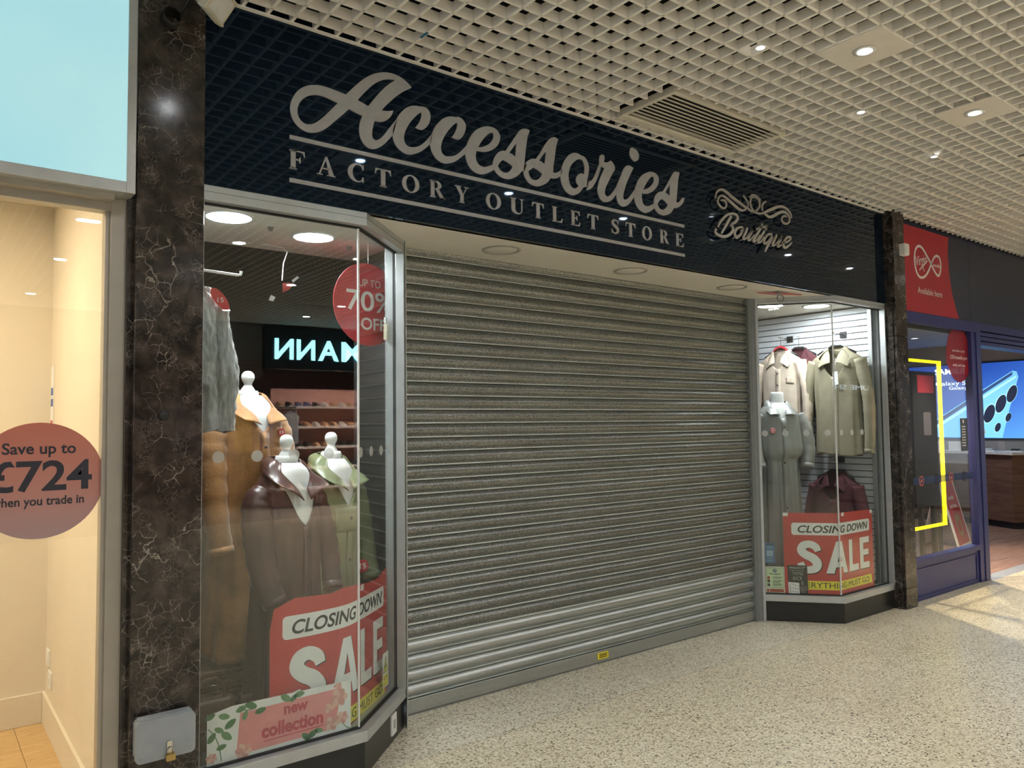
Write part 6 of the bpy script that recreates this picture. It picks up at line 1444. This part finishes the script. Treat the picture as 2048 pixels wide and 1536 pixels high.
    flat('picture_phone', [(S(5.75),1.30),(S(5.70),1.56),(S(4.545),2.30),(S(4.49),2.285),(S(4.47),2.20),(S(4.60),1.75),(S(4.72),1.29)], sp, E('screen_phone_blue', (0.16,0.46,0.80)), t, 0.023, 0.0245)
    flat('picture_edge', [(S(5.70),1.545),(S(4.545),2.285),(S(4.55),2.235),(S(5.70),1.47)], sp, E('screen_phone_edge', (0.03,0.06,0.16)), t, 0.025, 0.026)
    flat('picture_shine', [(S(5.70),1.462),(S(4.50),2.225),(S(4.50),2.195),(S(5.70),1.41)], sp, E('screen_shine', (0.35,0.70,0.90)), t, 0.025, 0.026)
    for yy, zz, rx, ry in ((4.569,1.953,0.062,0.135),(4.723,1.807,0.066,0.142),(4.888,1.659,0.070,0.145),(4.63,1.60,0.036,0.070),(4.78,1.45,0.038,0.072)):
        flat('picture_lens', ell(S(yy),zz,rx*1.12,ry*1.08,28,-0.35), sp, E('screen_shine', (0.35,0.70,0.90)), t, 0.0262, 0.027)
        flat('picture_lens', ell(S(yy)+0.004,zz,rx,ry,28,-0.35), sp, E('screen_lens', (0.008,0.012,0.03)), t, 0.0272, 0.028)
    wt = E('screen_white', (0.8,0.9,1.0), 1.3)
    words('screen_text', 'SAMSUNG', sp, S(5.66), 2.30, 0.085, wt, t, width=0.62, d0=0.029, d1=0.03, bold=0.02)
    words('screen_text', 'Galaxy S26', sp, S(5.652), 2.12, 0.062, wt, t, width=0.58, d0=0.029, d1=0.03)
    words('screen_text', 'Galaxy A', sp, S(5.45), 2.05, 0.05, wt, t, width=0.36, d0=0.029, d1=0.03)
    # counter
    t = thing('counter', (12.7,4.9,0), 'walnut sales counter with white top below the blue screen', 'counter')
    cw = wood('counter_walnut', (0.10,0.050,0.033), (0.19,0.105,0.07), 3.0, (1,1,9), 0.45)
    obj('front', MB().prism([(12.67,6.2),(12.67,4.89),(12.41,4.38),(12.95,4.10),(13.08,4.10),(13.08,6.2)], 0.10, 1.06), cw, t)
    obj('plinth', MB().prism([(12.71,6.2),(12.71,4.89),(12.46,4.40),(12.95,4.14),(13.08,4.14),(13.08,6.2)], 0.0, 0.10), M_GASK, t)
    obj('top', MB().prism([(12.60,6.2),(12.60,4.89),(12.33,4.34),(12.95,4.06),(13.08,4.06),(13.08,6.2)], 1.06, 1.10), mat('white_worktop', (0.62,0.60,0.58), 0.3), t, bevel=0.003)
    for i, (x, y, lab) in enumerate(((12.75,4.80,'clear display box on the counter end nearest the blue frame'),(12.68,4.42,'clear display box on the counter with a dark phone'))):
        k = thing('display_box', (x,y,1.10), lab, 'display box', 'clear boxes on the counter')
        obj('cover', MB().box(x-0.09,x+0.09,y-0.10,y+0.10,1.115,1.25), glass_mat('acrylic_%d' % i, (0.9,0.92,0.93), 0.06), k)
        obj('base', MB().box(x-0.10,x+0.10,y-0.11,y+0.11,1.10,1.115), M_WHITE, k)
        obj('handset', MB().box(x-0.03,x+0.04,y-0.05,y+0.05,1.116,1.14), (M_PAPER, M_INK)[i], k, bevel=0.004)
    for i, y in enumerate((5.25,5.55)):
        k = thing('leaflet_stand', (12.78,y,1.10), ('white leaflet stand on the counter seen through the glass', 'second white leaflet stand on the counter seen through the glass')[i], 'leaflet stand', 'leaflet stands on the counter')
        obj('card', MB().prism([(12.72,y-0.10),(12.735,y-0.10),(12.735,y+0.10),(12.72,y+0.10)], 1.10, 1.24), M_PAPER, k)
        obj('foot', MB().box(12.70,12.78,y-0.10,y+0.10,1.10,1.108), M_PAPER, k)
    # yellow glowing frame with a dark screen
    t = thing('glow_light', (7.2,3.33,0.6), 'thin bright yellow glowing frame standing inside the blue window', 'light frame')
    ye = emitter('yellow_tube', (1.0,0.78,0.0), 1.6)
    X0, X1, Z0, Z1, Y = 7.05, 7.82, 0.575, 2.135, 3.33
    for a in ((X0,X1,Z0,Z0+0.022),(X0,X1,Z1-0.022,Z1),(X0,X0+0.022,Z0,Z1),(X1-0.022,X1,Z0,Z1)):
        obj('tube', MB().box(a[0],a[1],Y,Y+0.03,a[2],a[3]), ye, t)
    for x in (X0+0.05, X1-0.05): obj('leg', MB().box(x-0.012,x+0.012,Y+0.03,Y+0.06,0.0,Z0+0.1), M_GASK, t)
    t = thing('window_display', (9.07,4.07,0.004), 'tall dark display panel with red glow behind the yellow frame', 'display panel')
    obj('panel', MB().box(8.78,9.36,4.05,4.09,0.60,2.12), mat('dark_panel', (0.010,0.012,0.02), 0.65), t, bevel=0.004)
    flat('glow', [(8.90,1.88),(9.30,1.88),(9.30,2.08),(8.90,2.08)], plane((0,4.05),(1,4.05)), emitter('red_glow', (0.30,0.02,0.04), 0.18), t, 0.0, 0.002)
    flat('picture', rrect(9.02,1.40,9.20,1.66,0.02), plane((0,4.05),(1,4.05)), emitter('panel_mark', (0.10,0.09,0.10), 0.3), t, 0.0, 0.002)
    for x in (8.92,9.22): obj('leg', MB().box(x-0.03,x+0.03,4.05,4.09,0.02,0.60), M_GASK, t)
    obj('foot', MB().box(8.80,9.34,3.95,4.20,0.004,0.02), M_GASK, t)
    # A-board
    t = thing('a_board', (10.35,4.45,0.004), 'red A-board with white edges standing on the walnut floor', 'a-board')
    c = Vector((10.35,4.45,0)); e1 = Vector((0.985,0.17,0)); o1 = Vector((0.17,-0.985,0))
    def AB(s, tt, d=0.0, lean=0.20): return c+e1*s*0.95+Vector((0,0,0.004+tt*0.86))+o1*(d+0.22-lean*tt/0.95*1.0)
    flat('panel', [(-0.30,0.03),(0.30,0.03),(0.30,0.95),(-0.30,0.95)], AB, mat('board_red', (0.45,0.02,0.025), 0.5), t, 0.0, 0.012)
    for a in ((-0.32,-0.30,0.0,0.97),(0.30,0.32,0.0,0.97),(-0.30,0.30,0.95,0.97),(-0.30,0.30,0.0,0.03)):
        flat('edge', [(a[0],a[2]),(a[1],a[2]),(a[1],a[3]),(a[0],a[3])], AB, M_WHITE, t, -0.005, 0.02)
    flat('picture', ell(0.02,0.30,0.13,0.16,24), AB, mat('board_olive', (0.30,0.25,0.06), 0.5), t, 0.0122, 0.014, holes=[ell(0.02,0.28,0.07,0.09,24)])
    words('lettering', 'ends', AB, 0.0, 0.66, 0.06, M_PAPER, t, width=0.28, d0=0.0122, d1=0.014, center=True)
    words('lettering', 'exit fees', AB, 0.0, 0.54, 0.06, M_PAPER, t, width=0.34, d0=0.0122, d1=0.014, center=True)
    flat('back_leg', [(-0.30,0.0),(0.30,0.0),(0.30,0.95),(-0.30,0.95)], lambda s,tt,d=0.0: c+e1*s*0.95+Vector((0,0,0.004+tt*0.86))+o1*(d-0.20+0.20*tt/0.95), M_WHITE, t, 0.0, 0.01)
    for i, (x, y, wts, col) in enumerate(((7.15,3.75,300,(1.0,0.80,0.55)),(8.9,3.80,260,(1.0,0.80,0.56)),(11.4,5.2,60,(0.85,0.9,1.0)),(7.8,5.8,40,(0.75,0.85,1.0)))):
        t = thing('shop_lamp', (x,y,2.74), 'recessed ceiling lamp inside the blue phone shop', 'ceiling lamp', 'lamps of the phone shop, out of view')
        obj('rim', MB().lathe([(0.05,0.002),(0.07,0.0),(0.068,-0.006),(0.052,-0.006)], (x,y,2.75), 28, ring=True), M_WHITE, t)
        obj('lens', MB().lathe([(0.001,0.0),(0.05,0.0),(0.001,-0.003)], (x,y,2.75), 28), M_DIM, t)
        spot('lamp_light', (x,y,2.72), wts, t, 1.5 if i < 2 else 2.7, 0.5, col, 0.03, (0.10,-0.36,-0.93) if i < 2 else (0,0,-1))
right_shop()
# ---------------------------------------------------------------- across the corridor, seen only as reflections
def opposite():
    Y = -6.5
    wc = mat('opposite_wall', (0.22,0.21,0.20), 0.6)
    prop(obj('wall_opposite_upper', MB().box(-5,30,Y-0.2,Y,2.60,3.6), wc), kind='structure')
    prop(obj('wall_opposite_pier', MB().box(-5,1.8,Y-0.2,Y,0,2.6), wc), kind='structure')
    prop(obj('wall_opposite_pier', MB().box(9.2,30,Y-0.2,Y,0,2.6), mat('far_shopfronts', (0.16,0.14,0.13), 0.4)), kind='structure')
    wd = wood('weathered_boards', (0.12,0.075,0.055), (0.26,0.18,0.14), 2.0, (0.6,1,9), 0.6)
    t = thing('board_cladding', (3.3,Y+0.02,2.6), 'band of weathered timber boards mirrored in the window glass', 'cladding')
    for k in range(5): obj('plank', MB().box(1.8,4.72,Y+0.002,Y+0.02,2.42+0.062*k,2.478+0.062*k), wd, t)
    t = thing('shoe_shop_sign', (6.2,Y+0.1,2.58), 'dark sign box with glowing pale cyan letters mirrored in the window', 'shop sign')
    obj('box', MB().box(4.73,8.6,Y,Y+0.12,2.585,3.30), mat('sign_teal_black', (0.006,0.016,0.020), 0.35), t)
    le = emitter('letter_glow', (0.35,0.90,1.0), 11.0)
    ps = plane((8.6,Y+0.12),(4.0,Y+0.12))
    x = 6.545
    for ch, wd_ in (('M',0.405),('A',0.385),('N',0.33),('N',0.33)):
        words('letter', ch, ps, 8.6-x, 2.76, 0.345, le, t, width=wd_, d0=0.0, d1=0.03, bold=0.018)
        x -= wd_+0.065
    # room with shoe shelves
    pk = mat('rosy_back_wall', (0.42,0.27,0.22), 0.6)
    prop(obj('wall_opposite_back', MB().box(1.8,9.2,Y-5.0,Y-4.95,0,2.9), pk), kind='structure')
    prop(obj('wall_opposite_side', MB().box(1.75,1.8,Y-5,Y-0.2,0,2.9), pk), kind='structure')
    prop(obj('wall_opposite_side', MB().box(9.2,9.25,Y-5,Y-0.2,0,2.9), pk), kind='structure')
    prop(obj('ceiling_opposite', MB().box(1.75,9.25,Y-5,Y-0.2,2.9,2.95), mat('shoe_shop_ceiling', (0.20,0.16,0.14), 0.7)), kind='structure')
    random.seed(5)
    for j, (y, xa, xb) in enumerate(((Y-1.6,5.6,8.4),)):
        sh = thing('shoe_shelf', ((xa+xb)/2,y,0), 'tall pink shelf unit of shoes mirrored in the window glass', 'shelf')
        obj('back', MB().box(xa,xb,y-0.36,y-0.34,0,2.35), mat('shelf_pink', (0.55,0.30,0.24), 0.6), sh)
        for z in (0.35,0.75,1.15,1.55,1.95): obj('board', MB().box(xa,xb,y-0.34,y,z,z+0.03), mat('shelf_white', (0.62,0.52,0.48), 0.5), sh)
        for kz, z in enumerate((0.38,0.78,1.18,1.58,1.98)):
            x = xa+0.12
            while x < xb-0.15:
                c_ = random.choice(['white','black','tan','navy'])
                m = {'white': M_PAPER, 'black': M_INK, 'tan': mat('shoe_tan', (0.35,0.2,0.1), 0.6), 'navy': mat('shoe_navy', (0.03,0.04,0.10), 0.6)}[c_]
                s_ = thing('shoe', (x,y-0.14,z), c_+' shoe on the '+('lowest','second lowest','middle','second highest','highest')[kz]+' board of the mirrored pink shelf', 'shoe', 'shoes on the mirrored shelf')
                obj('upper', MB().add([(x-0.04,y-0.28,z+0.02),(x+0.04,y-0.28,z+0.02),(x+0.045,y-0.03,z+0.02),(x-0.045,y-0.03,z+0.02),(x-0.03,y-0.28,z+0.11),(x+0.03,y-0.28,z+0.11),(x+0.03,y-0.18,z+0.10),(x-0.03,y-0.18,z+0.10),(x-0.03,y-0.04,z+0.05),(x+0.03,y-0.04,z+0.05)],
                    [(0,1,2,3),(4,7,6,5),(7,8,9,6),(0,4,5,1),(3,2,9,8),(0,3,8,7,4),(1,5,6,9,2)]), m, s_)
                obj('sole', MB().box(x-0.046,x+0.046,y-0.29,y-0.02,z,z+0.02), M_PAPER, s_)
                x += 0.19
        for k in range(4):
            x = xa+0.35+0.7*k
            lp = thing('shelf_lamp', (x,y+0.7,2.85), 'warm spot lamp over the mirrored shoe shelf', 'spot lamp', 'lamps over the mirrored shelf')
            obj('cup', MB().lathe([(0.03,0.05),(0.035,0.0),(0.001,-0.002)], (x,y+0.7,2.85), 14), M_DIM, lp)
            spot('lamp_light', (x,y+0.7,2.83), 260, lp, 2.0, 0.6, (1.0,0.80,0.70), 0.04, (0,-0.35,-0.94))
    cols = [(0.45,0.43,0.45),(0.10,0.07,0.20),(0.20,0.19,0.22),(0.42,0.26,0.06),(0.06,0.08,0.20),(0.30,0.30,0.32)]
    r = thing('clothes_rail', (4.4,Y-0.9,0), 'clothes rail with tops mirrored in the window glass', 'clothes rail')
    obj('bar', MB().tube([(3.2,Y-0.9,1.95),(5.7,Y-0.9,1.95)], 0.015, 8), M_CHROME, r)
    for x in (3.2,5.7): obj('upright', MB().tube([(x,Y-0.9,0),(x,Y-0.9,1.95)], 0.015, 8), M_CHROME, r)
    for i in range(6):
        x = 3.4+0.44*i
        pr = [(0.0,0.05,0.03,1.88),(0.12,0.20,0.05,1.78),(1.0,0.17,0.06,1.15+0.06*(i%3))]
        cl = Cloth((x,Y-0.9), (0.35,0.94), pr, 0.08, 6, i)
        g = thing('hanging_shirt', (x,Y-0.9,1.15), ['white','purple','patterned grey','mustard','navy','pale grey'][i%6]+' top on the rail mirrored in the window, '+['first','second','third','fourth','fifth','sixth','seventh','eighth','ninth'][i]+' along', 'top', 'tops on the mirrored rail')
        m = mat('rail_top_%d' % (i%6), cols[i%6], 0.8, var=0.3 if i%6 == 2 else 0.06)
        obj('body', MB().grid(lambda u,v: cl.B(2*math.pi*u, v), 24, 8, True, True), m, g)
        obj('hook', MB().tube([(x,Y-0.9,1.88),(x,Y-0.9,1.965)], 0.004, 6), M_CHROME, g)
    for i in range(3):
        x = 3.4+2.1*i
        lp = thing('shop_lamp', (x,Y-0.35,2.86), 'ceiling lamp inside the shoe shop across the corridor', 'ceiling lamp', 'lamps of the shoe shop, out of view')
        obj('cup', MB().lathe([(0.05,0.03),(0.06,0.0),(0.001,-0.002)], (x,Y-0.5,2.87), 16), M_DIM, lp)
        spot('lamp_light', (x,Y-0.5,2.84), 160, lp, 2.5, 0.5, (1.0,0.86,0.74), 0.05, (0,-0.25,-0.97))
    # perfume shop letters far down the corridor
    t = thing('perfume_sign', (24.2,Y+0.06,2.5), 'small pale letters of a perfume shop sign far along the corridor', 'shop sign')
    obj('board', MB().box(21.5,27,Y,Y+0.05,2.35,2.95), M_GASK, t)
    words('lettering', 'PERFUME SHOP', plane((27,Y+0.055),(21,Y+0.055)), 0.6, 2.585, 0.15, emitter('perfume_glow', (0.75,0.88,1.0), 1.2), t, width=4.3, d0=0.0, d1=0.02)
opposite()
for x, y in ((1.12,-0.86),(4.98,-3.94)):
    round_light(x, y, 'round downlight of the far corridor ceiling, mirrored in the shop glass', 'far corridor downlights seen in reflection', 0)
bpy.data.scenes.remove(TMP)
# lamps light the place through their own light objects; their glowing lenses need no extra sampling
for m in bpy.data.materials:
    m.cycles.emission_sampling = 'NONE'
prop(obj('wall_corridor_far', MB().box(13.1,30,3.205,3.30,0,3.45), M_CREAM), kind='structure')
